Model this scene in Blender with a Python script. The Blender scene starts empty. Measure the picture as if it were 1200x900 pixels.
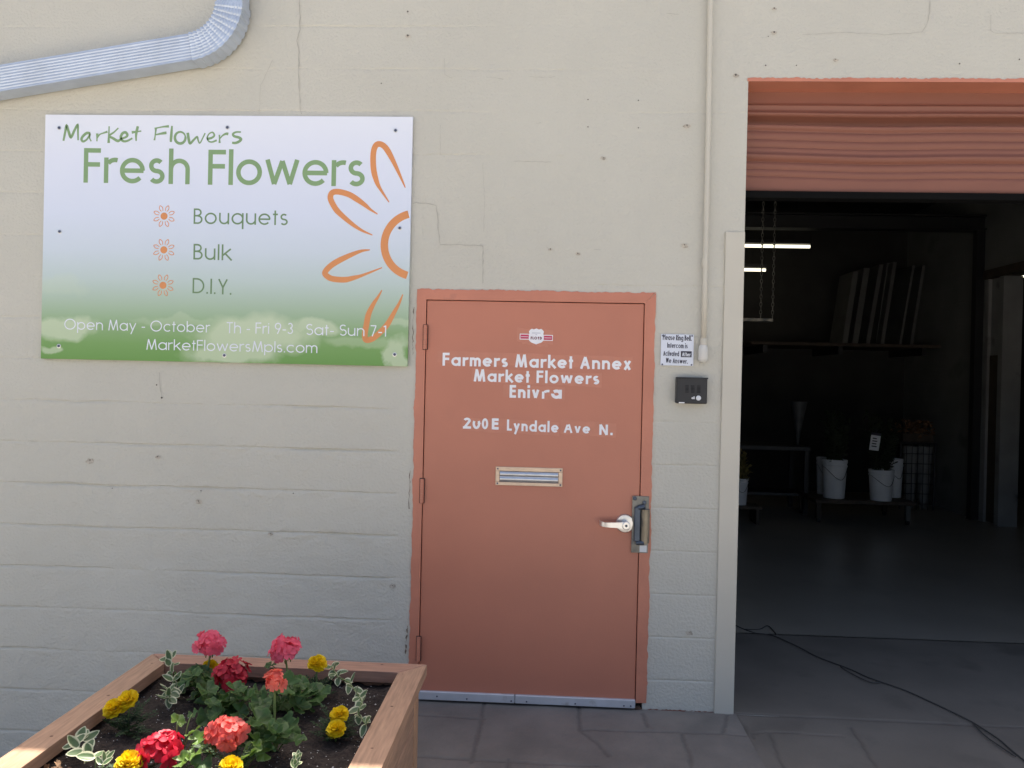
import bpy, math, random
import numpy as np
from mathutils import Vector, Matrix

# ------------------------------------------------------------------ camera, world, sun, exposure
scn = bpy.context.scene
COL = scn.collection
rad = math.radians
CF, CYAW, CPITCH, CROLL, CD, CH = 931.5, -0.0493, -0.0053, 0.0224, 3.7769, 1.5465
def cam_axes():
    cy, sy = math.cos(CYAW), math.sin(CYAW); cp, sp = math.cos(CPITCH), math.sin(CPITCH)
    cr, sr = math.cos(CROLL), math.sin(CROLL)
    f = Vector((sy*cp, cy*cp, sp)); r = Vector((cy, -sy, 0)); u = r.cross(f)
    return cr*r + sr*u, cr*u - sr*r, f
AR, AU, AF = cam_axes()
cd = bpy.data.cameras.new('camera'); cam = bpy.data.objects.new('camera', cd); COL.objects.link(cam)
cd.sensor_width = 36.0; cd.sensor_fit = 'HORIZONTAL'; cd.lens = CF/1200*36.0
cd.clip_start = 0.05; cd.clip_end = 2000
m = Matrix.Identity(4)
for i in range(3):
    m[i][0] = AR[i]; m[i][1] = AU[i]; m[i][2] = -AF[i]
m[0][3], m[1][3], m[2][3] = 0.0, -CD, CH
cam.matrix_world = m
scn.camera = cam

SUN_EL = 66.0
w = bpy.data.worlds.new('World'); scn.world = w; w.use_nodes = True
nt = w.node_tree; bg = nt.nodes['Background']
sky = nt.nodes.new('ShaderNodeTexSky'); sky.sky_type = 'NISHITA'; sky.sun_disc = False
sky.sun_elevation = rad(SUN_EL); sky.sun_rotation = rad(0.0)
sky.air_density = 0.8; sky.dust_density = 4.5; sky.ozone_density = 0.3
nt.links.new(sky.outputs[0], bg.inputs[0]); bg.inputs[1].default_value = 0.14
sl = bpy.data.lights.new('sun', 'SUN'); sun = bpy.data.objects.new('sun', sl); COL.objects.link(sun)
sl.energy = 5.0; sl.angle = rad(0.5); sl.color = (1.0, 0.95, 0.87)
sun.rotation_euler = (-rad(90-SUN_EL), 0, 0)      # light comes from behind the building (+Y), over its roof
sun.location = (0, 6, 12)
scn.view_settings.view_transform = 'Standard'
scn.view_settings.look = 'None'
scn.view_settings.gamma = 1.0
scn.view_settings.use_curve_mapping = False
scn.view_settings.exposure = 0.89

# ------------------------------------------------------------------ measuring helpers
def ray(u, v): return AF + AR*((u-600)/CF) + AU*((450-v)/CF)
def P(u, v, y=0.0):                     # photo point on a plane parallel to the wall
    d = ray(u, v); t = (y+CD)/d.y
    return (t*d.x, y, CH+t*d.z)
def PX(u, v, y=0.0):
    p = P(u, v, y); return (p[0], p[2])

RS = np.random.RandomState(7)
class Noise2:
    def __init__(s, seed):
        s.t = np.random.RandomState(seed).rand(256, 256)
    def __call__(s, x, y, octaves=1):
        out = 0; a = 1; tot = 0
        for o in range(octaves):
            xi = np.floor(x).astype(int); yi = np.floor(y).astype(int)
            fx = x-xi; fy = y-yi; fx = fx*fx*(3-2*fx); fy = fy*fy*(3-2*fy)
            g = lambda a_, b_: s.t[a_ % 256, b_ % 256]
            v = (g(xi, yi)*(1-fx)+g(xi+1, yi)*fx)*(1-fy)+(g(xi, yi+1)*(1-fx)+g(xi+1, yi+1)*fx)*fy
            out = out + a*v; tot += a; a *= .5; x = x*2.03+17; y = y*2.03+31
        return out/tot*2-1
N1, N2, N3, N4 = Noise2(1), Noise2(2), Noise2(3), Noise2(4)
def smooth(a, b, x):
    t = np.clip((x-a)/(b-a), 0, 1); return t*t*(3-2*t)

# ------------------------------------------------------------------ mesh builder and object helpers
ORG = {}
class MB:
    def __init__(s): s.v = []; s.f = []; s.mi = []; s.a = []
    def add(s, vs, fs, mi=0, at=None):
        o = len(s.v); s.v += [tuple(p) for p in vs]
        s.f += [tuple(i+o for i in q) for q in fs]; s.mi += [mi]*len(fs)
        s.a += list(at) if at is not None else [0.0]*len(vs)
    def box(s, x0, x1, y0, y1, z0, z1, mi=0, bev=0.0, M=None):
        if bev <= 0:
            vs = [(x0,y0,z0),(x1,y0,z0),(x1,y1,z0),(x0,y1,z0),(x0,y0,z1),(x1,y0,z1),(x1,y1,z1),(x0,y1,z1)]
            fs = [(0,3,2,1),(4,5,6,7),(0,1,5,4),(1,2,6,5),(2,3,7,6),(3,0,4,7)]
        else:
            b = bev; vs = []
            for z, i in ((z0, b), (z0+b, 0), (z1-b, 0), (z1, b)):
                X0, X1, Y0, Y1 = x0+i, x1-i, y0+i, y1-i
                c = b if i == 0 else b*.5
                vs += [(X0+c,Y0,z),(X1-c,Y0,z),(X1,Y0+c,z),(X1,Y1-c,z),(X1-c,Y1,z),(X0+c,Y1,z),(X0,Y1-c,z),(X0,Y0+c,z)]
            fs = [tuple(range(7,-1,-1)), tuple(range(24,32))]
            for k in range(3):
                for i in range(8):
                    j = (i+1) % 8; fs.append((k*8+i, k*8+j, k*8+8+j, k*8+8+i))
        if M is not None: vs = [tuple(M @ Vector(p)) for p in vs]
        s.add(vs, fs, mi)
    def tube(s, pts, r, n=8, mi=0, cap=True, at=None):
        pts = [Vector(p) for p in pts]; rr = r if hasattr(r, '__len__') else [r]*len(pts)
        vs = []; fs = []; ref = None
        for i, p in enumerate(pts):
            t = (pts[min(i+1, len(pts)-1)]-pts[max(i-1, 0)]).normalized()
            if ref is None: ref = t.orthogonal().normalized()
            ref = (ref - t*ref.dot(t)).normalized(); b = t.cross(ref)
            for k in range(n):
                a = 2*math.pi*k/n; vs.append(tuple(p+(ref*math.cos(a)+b*math.sin(a))*rr[i]))
        for i in range(len(pts)-1):
            for k in range(n):
                j = (k+1) % n; fs.append((i*n+k, i*n+j, i*n+n+j, i*n+n+k))
        if cap: fs += [tuple(range(n-1,-1,-1)), tuple(range((len(pts)-1)*n, len(pts)*n))]
        s.add(vs, fs, mi, None if at is None else [at]*len(vs))
    def lathe(s, prof, n=24, M=None, mi=0, capb=False, capt=False):       # prof: (r, z)
        vs = [(r*math.cos(2*math.pi*k/n), r*math.sin(2*math.pi*k/n), z) for r, z in prof for k in range(n)]
        if M is not None: vs = [tuple(M @ Vector(p)) for p in vs]
        fs = [(i*n+k, i*n+(k+1) % n, i*n+n+(k+1) % n, i*n+n+k) for i in range(len(prof)-1) for k in range(n)]
        if capb: fs.append(tuple(range(n-1,-1,-1)))
        if capt: fs.append(tuple(range((len(prof)-1)*n, len(prof)*n)))
        s.add(vs, fs, mi)
    def grid(s, V, mi=0, at=None, closed=False):          # V: rows x cols x 3
        R, Cc = len(V), len(V[0]); vs = [p for row in V for p in row]
        fs = [(i*Cc+j, i*Cc+j+1, i*Cc+Cc+j+1, i*Cc+Cc+j) for i in range(R-1) for j in range(Cc-1)]
        s.add(vs, fs, mi, at)
    def build(s, name, mats, parent=None, smooth_=False, org=None, attr=False):
        me = bpy.data.meshes.new(name)
        o3 = ORG.get(parent.name, (0,0,0)) if parent else (org or (0,0,0))
        vs = np.array(s.v, dtype=float)-np.array(o3)
        me.from_pydata([tuple(p) for p in vs], [], s.f)
        for mt in (mats if isinstance(mats, (list, tuple)) else [mats]): me.materials.append(mt)
        me.polygons.foreach_set('material_index', s.mi)
        if smooth_:
            me.polygons.foreach_set('use_smooth', [True]*len(s.f))
            if smooth_ != 'all':
                try: me.set_sharp_from_angle(angle=rad(smooth_ if smooth_ > 1 else 35))
                except Exception: pass
        if attr:
            at = me.attributes.new('edge', 'FLOAT', 'POINT'); at.data.foreach_set('value', s.a)
        me.update()
        ob = bpy.data.objects.new(name, me); COL.objects.link(ob)
        if parent: ob.parent = parent
        else: ob.location = o3
        ORG[ob.name] = o3
        return ob
def tag(o, label=None, cat=None, group=None, kind=None):
    if label: o['label'] = label
    if cat: o['category'] = cat
    if group: o['group'] = group
    if kind: o['kind'] = kind
    return o
def thing(name, loc, label, cat, group=None):
    o = bpy.data.objects.new(name, None); COL.objects.link(o); o.location = loc; o.empty_display_size = .1
    ORG[o.name] = tuple(loc)
    return tag(o, label, cat, group)
def copy_tree(o, loc=None, parent=None, scale=None):
    c = o.copy(); COL.objects.link(c)
    if parent: c.parent = parent
    if loc is not None: c.location = loc
    if scale is not None: c.scale = scale
    for ch in o.children: copy_tree(ch, parent=c)
    return c
def big_mesh(name, V, F, mats, midx=None, parent=None, attrs=None, smooth_=True):
    me = bpy.data.meshes.new(name); V = np.asarray(V, np.float32); F = np.asarray(F, np.int32)
    me.vertices.add(len(V)); me.vertices.foreach_set('co', V.ravel())
    me.loops.add(F.size); me.loops.foreach_set('vertex_index', F.ravel())
    me.polygons.add(len(F)); me.polygons.foreach_set('loop_start', np.arange(len(F), dtype=np.int32)*4)
    me.polygons.foreach_set('loop_total', np.full(len(F), 4, np.int32))
    for mt in mats: me.materials.append(mt)
    if midx is not None: me.polygons.foreach_set('material_index', np.asarray(midx, np.int32))
    me.polygons.foreach_set('use_smooth', np.full(len(F), smooth_))
    for k, a in (attrs or {}).items():
        at = me.attributes.new(k, 'FLOAT', 'POINT'); at.data.foreach_set('value', np.asarray(a, np.float32))
    me.update(calc_edges=True); me.validate()
    ob = bpy.data.objects.new(name, me); COL.objects.link(ob)
    if parent: ob.parent = parent
    ORG[ob.name] = (0,0,0)
    return ob

# ------------------------------------------------------------------ materials
def mat(name, col, rough=.6, metal=0.0, var=.08, vscale=6.0, bump=0.0, bscale=60.0, detail=4.0, spec=.5, stretch=None, dirt=None, coat=0.0, trans=0.0):
    M = bpy.data.materials.new(name); M.use_nodes = True; n = M.node_tree.nodes; l = M.node_tree.links
    b = n['Principled BSDF']; b.inputs['Roughness'].default_value = rough; b.inputs['Metallic'].default_value = metal
    b.inputs['Specular IOR Level'].default_value = spec
    if coat: b.inputs['Coat Weight'].default_value = coat
    tc = n.new('ShaderNodeTexCoord'); mp = n.new('ShaderNodeMapping'); l.new(tc.outputs['Object'], mp.inputs[0])
    if stretch: mp.inputs['Scale'].default_value = stretch
    nz = n.new('ShaderNodeTexNoise'); nz.inputs['Scale'].default_value = vscale; nz.inputs['Detail'].default_value = detail
    l.new(mp.outputs[0], nz.inputs['Vector'])
    rp = n.new('ShaderNodeValToRGB'); rp.color_ramp.elements[0].position = .3; rp.color_ramp.elements[1].position = .7
    rp.color_ramp.elements[0].color = tuple(max(0, c*(1-var)) for c in col)+(1,)
    rp.color_ramp.elements[1].color = tuple(min(1, c*(1+var)) for c in col)+(1,)
    l.new(nz.outputs[0], rp.inputs[0]); colout = rp.outputs[0]
    if dirt:                                     # dirt = (colour, scale, threshold)
        n2 = n.new('ShaderNodeTexNoise'); n2.inputs['Scale'].default_value = dirt[1]; n2.inputs['Detail'].default_value = 6
        l.new(mp.outputs[0], n2.inputs['Vector'])
        r2 = n.new('ShaderNodeValToRGB'); r2.color_ramp.elements[0].position = dirt[2]; r2.color_ramp.elements[1].position = min(1, dirt[2]+.15)
        r2.color_ramp.elements[0].color = (0,0,0,1); r2.color_ramp.elements[1].color = (1,1,1,1)
        l.new(n2.outputs[0], r2.inputs[0])
        mx = n.new('ShaderNodeMix'); mx.data_type = 'RGBA'; l.new(r2.outputs[0], mx.inputs[0]); l.new(colout, mx.inputs[6])
        mx.inputs[7].default_value = tuple(dirt[0])+(1,); colout = mx.outputs[2]
    l.new(colout, b.inputs['Base Color'])
    if bump:
        nb = n.new('ShaderNodeTexNoise'); nb.inputs['Scale'].default_value = bscale; nb.inputs['Detail'].default_value = 5
        l.new(mp.outputs[0], nb.inputs['Vector'])
        bp = n.new('ShaderNodeBump'); bp.inputs['Strength'].default_value = bump; bp.inputs['Distance'].default_value = .01
        l.new(nb.outputs[0], bp.inputs['Height']); l.new(bp.outputs[0], b.inputs['Normal'])
    if trans:
        add = n.new('ShaderNodeMixShader'); tr = n.new('ShaderNodeBsdfTranslucent'); l.new(colout, tr.inputs[0])
        add.inputs[0].default_value = trans
        l.new(b.outputs[0], add.inputs[1]); l.new(tr.outputs[0], add.inputs[2]); l.new(add.outputs[0], n['Material Output'].inputs[0])
    return M
def edge_mat(name, inner, outer, lo, hi, rough=.5, trans=.25, var=.15):    # colour by the leaf's own 'edge' attribute (variegated leaves)
    M = mat(name, inner, rough, var=var, vscale=40, trans=trans); n = M.node_tree.nodes; l = M.node_tree.links
    at = n.new('ShaderNodeAttribute'); at.attribute_name = 'edge'
    nz = n.new('ShaderNodeTexNoise'); nz.inputs['Scale'].default_value = 90; tc = n.new('ShaderNodeTexCoord'); l.new(tc.outputs['Object'], nz.inputs['Vector'])
    ad = n.new('ShaderNodeMath'); ad.operation = 'MULTIPLY_ADD'; l.new(nz.outputs[0], ad.inputs[0]); ad.inputs[1].default_value = .3; l.new(at.outputs['Fac'], ad.inputs[2])
    rp = n.new('ShaderNodeMapRange'); rp.inputs[1].default_value = lo+.15; rp.inputs[2].default_value = hi+.15; l.new(ad.outputs[0], rp.inputs[0])
    mx = n.new('ShaderNodeMix'); mx.data_type = 'RGBA'; l.new(rp.outputs[0], mx.inputs[0])
    src = [x for x in n if x.type == 'VALTORGB'][0]; l.new(src.outputs[0], mx.inputs[6]); mx.inputs[7].default_value = tuple(outer)+(1,)
    l.new(mx.outputs[2], n['Principled BSDF'].inputs['Base Color'])
    for x in n:
        if x.type == 'BSDF_TRANSLUCENT': l.new(mx.outputs[2], x.inputs[0])
    return M
def emit(name, col, s):
    M = bpy.data.materials.new(name); M.use_nodes = True; b = M.node_tree.nodes['Principled BSDF']
    b.inputs['Base Color'].default_value = (.8,.8,.8,1); b.inputs['Emission Color'].default_value = col+(1,); b.inputs['Emission Strength'].default_value = s
    return M

M_WALL = mat('wall_paint', (.58,.555,.474), .55, var=.035, vscale=1.3, bump=.5, bscale=75, dirt=((.55,.525,.448), 1.6, .60))
M_CRACK = mat('wall_crack', (.38,.36,.31), .9)
M_STAIN = mat('rust_stain', (.48,.43,.35), .9, var=.3, vscale=60)
M_HOLE = mat('anchor_hole', (.13,.115,.10), .9)
M_TRIM = mat('trim_paint', (.60,.56,.465), .45, var=.03, vscale=3, bump=.05, bscale=90)
M_FIT = mat('fitting_paint', (.66,.64,.58), .4, var=.03)
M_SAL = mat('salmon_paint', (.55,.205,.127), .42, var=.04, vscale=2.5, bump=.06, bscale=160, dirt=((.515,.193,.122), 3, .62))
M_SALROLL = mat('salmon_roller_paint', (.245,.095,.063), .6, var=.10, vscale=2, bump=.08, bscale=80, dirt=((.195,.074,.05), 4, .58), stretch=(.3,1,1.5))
M_SALPATCH = mat('salmon_touch_up', (.575,.228,.146), .5, var=.05, vscale=20)
M_SALFRAME = mat('salmon_frame_paint', (.58,.22,.138), .45, var=.07, vscale=5, bump=.12, bscale=90, dirt=((.42,.17,.12), 9, .66))
M_DARK = mat('gap_shade', (.02,.02,.02), .8)
M_LETTER = mat('white_vinyl', (.88,.87,.89), .45, var=.04, vscale=25)
M_ALU = mat('aluminium', (.62,.63,.65), .38, metal=.9, var=.08, vscale=20, bump=.05, bscale=200)
M_ALUW = mat('aluminium_strip', (.60,.61,.63), .5, metal=.35, var=.08, vscale=12, dirt=((.42,.40,.38), 14, .62))
M_SATIN = mat('satin_nickel', (.72,.71,.69), .3, metal=.9, var=.04)
M_STEELD = mat('weathered_steel', (.26,.25,.22), .5, metal=.7, var=.35, vscale=14, dirt=((.12,.13,.14), 9, .55))
M_STEELL = mat('worn_steel', (.26,.225,.17), .42, metal=.75, var=.25, vscale=18)
M_BLUEST = mat('dark_blue_steel', (.08,.10,.13), .4, metal=.6, var=.2, vscale=20)
M_BRASS = mat('brushed_bronze', (.62,.48,.36), .4, metal=.55, var=.08, vscale=30)
M_GALV = mat('galvanised_steel', (.56,.62,.71), .5, metal=.55, var=.10, vscale=9, detail=8, bump=.03, bscale=120)
M_SCREW = mat('screw_zinc', (.10,.11,.16), .4, metal=.6)
M_RUST = mat('rusty_hole', (.08,.045,.03), .9, var=.5, vscale=80)
M_PEEL = mat('bare_joint', (.20,.15,.11), .9, var=.6, vscale=90)
M_BLACK = mat('black_plastic', (.018,.018,.02), .45, bump=.05, bscale=200)
M_BLACKMET = mat('black_metal', (.03,.03,.032), .5, metal=.3)
M_SEAL = mat('rubber_seal', (.008,.008,.008), .95, spec=.05)
M_WHITEPL = mat('white_plastic', (.74,.75,.76), .45, var=.05, vscale=8, dirt=((.5,.48,.44), 5, .66))
M_WOOD = mat('cedar_wood', (.46,.275,.17), .6, var=.20, vscale=9, detail=8, stretch=(12,1.0,12), bump=.12, bscale=30)
M_WOODX = mat('cedar_wood_cross', (.43,.235,.155), .6, var=.20, vscale=9, detail=8, stretch=(1.0,12,12), bump=.12, bscale=30)
M_WOODV = mat('cedar_wood_upright', (.50,.29,.165), .6, var=.22, vscale=9, detail=8, stretch=(12,12,1.0), bump=.12, bscale=30)
M_KNOT = mat('wood_knot', (.16,.08,.05), .7)
M_SOIL = mat('potting_soil', (.042,.030,.023), .95, var=.5, vscale=90, bump=.9, bscale=140)
M_PERL = mat('perlite', (.55,.53,.5), .9)
M_STEM = mat('flower_stem', (.17,.24,.07), .6, var=.2, vscale=30, trans=.1)
M_GLEAF = edge_mat('geranium_leaf', (.058,.125,.026), (.13,.21,.06), .86, 1.0, .5, .3, .3)
M_GLEAFL = edge_mat('sunlit_geranium_leaf', (.15,.26,.04), (.24,.33,.12), .80, 1.0, .45, .35, .25)  # lighter green for the leaves in sun, sunlight put into their colour
M_MLEAF = mat('marigold_leaf', (.030,.065,.020), .6, var=.3, vscale=40, trans=.2)
M_VINCA = edge_mat('variegated_leaf', (.12,.19,.075), (.74,.74,.48), .55, .78, .4, .25, .25)
M_PINK = mat('pink_petal', (.97,.145,.215), .55, var=.14, vscale=60, trans=.35)
M_CRIM = mat('crimson_petal', (.56,.022,.045), .55, var=.25, vscale=60, trans=.3)
M_CORAL = mat('coral_petal', (.95,.21,.15), .55, var=.16, vscale=60, trans=.35)
M_CORALP = mat('coral_pink_petal', (.86,.16,.13), .55, var=.18, vscale=60, trans=.35)
M_RED = mat('red_petal', (.66,.022,.055), .5, var=.2, vscale=60, trans=.35)
M_YEL = mat('marigold_petal', (1.0,.72,.012), .6, var=.10, vscale=90, trans=.3)
M_FLOOR = mat('sealed_concrete', (.36,.328,.275), .30, var=.08, vscale=1.5, detail=8, bump=.04, bscale=25, dirt=((.31,.285,.24), 2.2, .58))
M_SLAB = mat('concrete_apron', (.19,.170,.143), .7, var=.14, vscale=2.2, detail=9, bump=.15, bscale=70, dirt=((.145,.13,.11), 3.0, .56))
M_DRIVE = mat('driveway_concrete', (.46,.435,.39), .85, var=.12, vscale=.8, detail=8, bump=.2, bscale=60, dirt=((.3,.29,.27), .7, .6))
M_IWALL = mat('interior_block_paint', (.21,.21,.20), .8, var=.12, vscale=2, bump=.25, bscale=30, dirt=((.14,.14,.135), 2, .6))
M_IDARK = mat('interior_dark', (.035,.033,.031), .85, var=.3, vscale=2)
M_ROOF = mat('roof_membrane', (.25,.25,.25), .9)
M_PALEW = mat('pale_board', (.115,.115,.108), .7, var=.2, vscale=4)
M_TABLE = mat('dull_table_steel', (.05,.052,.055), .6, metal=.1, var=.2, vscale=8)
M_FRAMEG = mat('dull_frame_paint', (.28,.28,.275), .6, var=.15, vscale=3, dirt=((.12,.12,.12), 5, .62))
M_DKWOOD = mat('dark_wood', (.07,.05,.035), .7, var=.3, vscale=6)
M_DKLEAF = mat('dark_greenery', (.02,.03,.012), .7, var=.4, vscale=20)
M_DRIED = mat('dried_flowers', (.20,.11,.06), .9, var=.6, vscale=40)
M_TUBE = emit('fluorescent_tube', (1.0,.93,.70), 1.1)

def block_bump(M, scale_x=.4064, scale_z=.2032, axis='X'):         # courses of block in the material of the inner walls
    n = M.node_tree.nodes; l = M.node_tree.links; b = n['Principled BSDF']
    tc = n.new('ShaderNodeTexCoord'); mp = n.new('ShaderNodeMapping'); l.new(tc.outputs['Object'], mp.inputs[0])
    mp.inputs['Rotation'].default_value = (rad(90), 0, 0) if axis == 'X' else (rad(90), 0, rad(90))
    sx = n.new('ShaderNodeSeparateXYZ'); l.new(tc.outputs['Object'], sx.inputs[0]); cb = n.new('ShaderNodeCombineXYZ')
    l.new(sx.outputs[0 if axis == 'X' else 1], cb.inputs[0]); l.new(sx.outputs[2], cb.inputs[1])
    br = n.new('ShaderNodeTexBrick'); l.new(cb.outputs[0], br.inputs['Vector']); br.inputs['Scale'].default_value = 1
    br.inputs['Brick Width'].default_value = scale_x; br.inputs['Row Height'].default_value = scale_z; br.inputs['Mortar Size'].default_value = .006
    br.inputs['Color1'].default_value = br.inputs['Color2'].default_value = (1,1,1,1); br.inputs['Mortar'].default_value = (0,0,0,1)
    bp = n.new('ShaderNodeBump'); bp.inputs['Strength'].default_value = .6; bp.inputs['Distance'].default_value = .006
    l.new(br.outputs[0], bp.inputs['Height'])
    old = b.inputs['Normal'].links
    if old: l.new(old[0].from_socket, bp.inputs['Normal'])
    l.new(bp.outputs[0], b.inputs['Normal'])
block_bump(M_IWALL, axis='Y')

# sign print: pale sky fading to green meadow with pale cloud patches
SZ0, SZ1, SX0, SX1 = 1.5985, 2.7866, -2.4879, -0.6858
def make_print():
    M = bpy.data.materials.new('sign_print'); M.use_nodes = True; n = M.node_tree.nodes; l = M.node_tree.links; b = n['Principled BSDF']
    b.inputs['Roughness'].default_value = .32
    tc = n.new('ShaderNodeTexCoord'); sp = n.new('ShaderNodeSeparateXYZ'); l.new(tc.outputs['Object'], sp.inputs[0])
    mr = n.new('ShaderNodeMapRange'); mr.inputs[1].default_value = 0; mr.inputs[2].default_value = SZ1-SZ0; l.new(sp.outputs[2], mr.inputs[0])
    r = n.new('ShaderNodeValToRGB'); cr = r.color_ramp; l.new(mr.outputs[0], r.inputs[0])
    st = [(0,(.15,.33,.07)),(.07,(.20,.38,.11)),(.14,(.29,.45,.21)),(.22,(.42,.55,.39)),(.33,(.56,.66,.62)),(.45,(.66,.73,.79)),(.6,(.73,.78,.89)),(.8,(.79,.82,.92)),(1,(.85,.87,.93))]
    cr.elements[0].position = 0; cr.elements[0].color = st[0][1]+(1,); cr.elements[1].position = 1; cr.elements[1].color = st[-1][1]+(1,)
    for p_, c_ in st[1:-1]:
        e = cr.elements.new(p_); e.color = c_+(1,)
    nz = n.new('ShaderNodeTexNoise'); nz.inputs['Scale'].default_value = 7; nz.inputs['Detail'].default_value = 5; l.new(tc.outputs['Object'], nz.inputs['Vector'])
    dv = n.new('ShaderNodeVectorMath'); dv.operation = 'MULTIPLY_ADD'; l.new(nz.outputs['Color'], dv.inputs[0]); dv.inputs[1].default_value = (.26,0,.11); l.new(tc.outputs['Object'], dv.inputs[2])
    last = None
    for (px_, pz_, rx_, rz_, k_) in ((.10,.150,.17,.055,.85),(1.05,.135,.30,.100,.9),(.95,.045,.26,.055,.85),(1.36,.175,.13,.045,.8),(1.60,.11,.20,.03,.35),(1.76,.045,.06,.10,.8),(.05,.045,.06,.022,.7),(.10,.36,.14,.05,.25),(1.75,.20,.07,.02,.5),(.75,.20,.3,.02,.3)):
        mp = n.new('ShaderNodeVectorMath'); mp.operation = 'SUBTRACT'; l.new(dv.outputs[0], mp.inputs[0]); mp.inputs[1].default_value = (px_+.13, 0, pz_+.055)
        ms = n.new('ShaderNodeVectorMath'); ms.operation = 'MULTIPLY'; l.new(mp.outputs[0], ms.inputs[0]); ms.inputs[1].default_value = (1/rx_, 0, 1/rz_)
        ln = n.new('ShaderNodeVectorMath'); ln.operation = 'LENGTH'; l.new(ms.outputs[0], ln.inputs[0])
        q = n.new('ShaderNodeMapRange'); q.inputs[1].default_value = 1.15; q.inputs[2].default_value = .7; q.inputs[3].default_value = 0; q.inputs[4].default_value = k_; l.new(ln.outputs['Value'], q.inputs[0])
        if last is None: last = q.outputs[0]
        else:
            mm = n.new('ShaderNodeMath'); mm.operation = 'MAXIMUM'; l.new(last, mm.inputs[0]); l.new(q.outputs[0], mm.inputs[1]); last = mm.outputs[0]
    mu = n.new('ShaderNodeMath'); mu.operation = 'MULTIPLY'; l.new(last, mu.inputs[0]); mu.inputs[1].default_value = .85
    mx = n.new('ShaderNodeMix'); mx.data_type = 'RGBA'; l.new(mu.outputs[0], mx.inputs[0]); l.new(r.outputs[0], mx.inputs[6]); mx.inputs[7].default_value = (.66,.74,.52,1)
    l.new(mx.outputs[2], b.inputs['Base Color'])
    return M
M_PRINT = make_print()
M_SGREEN = mat('green_ink', (.25,.385,.18), .35, var=.03)
M_SGREEND = mat('thin_green_ink', (.17,.28,.13), .35, var=.03)
M_SORANGE = mat('orange_ink', (.75,.30,.105), .35, var=.03)
M_SWHITE = mat('white_ink', (.84,.87,.92), .35, var=.02)
M_SIGNEDGE = mat('sign_edge', (.45,.45,.47), .5)
M_NOTICE = mat('notice_white', (.74,.77,.84), .4, var=.02)
M_INK = mat('black_ink', (.03,.03,.05), .5)
M_REDINK = mat('red_ink', (.55,.04,.10), .5)

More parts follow.
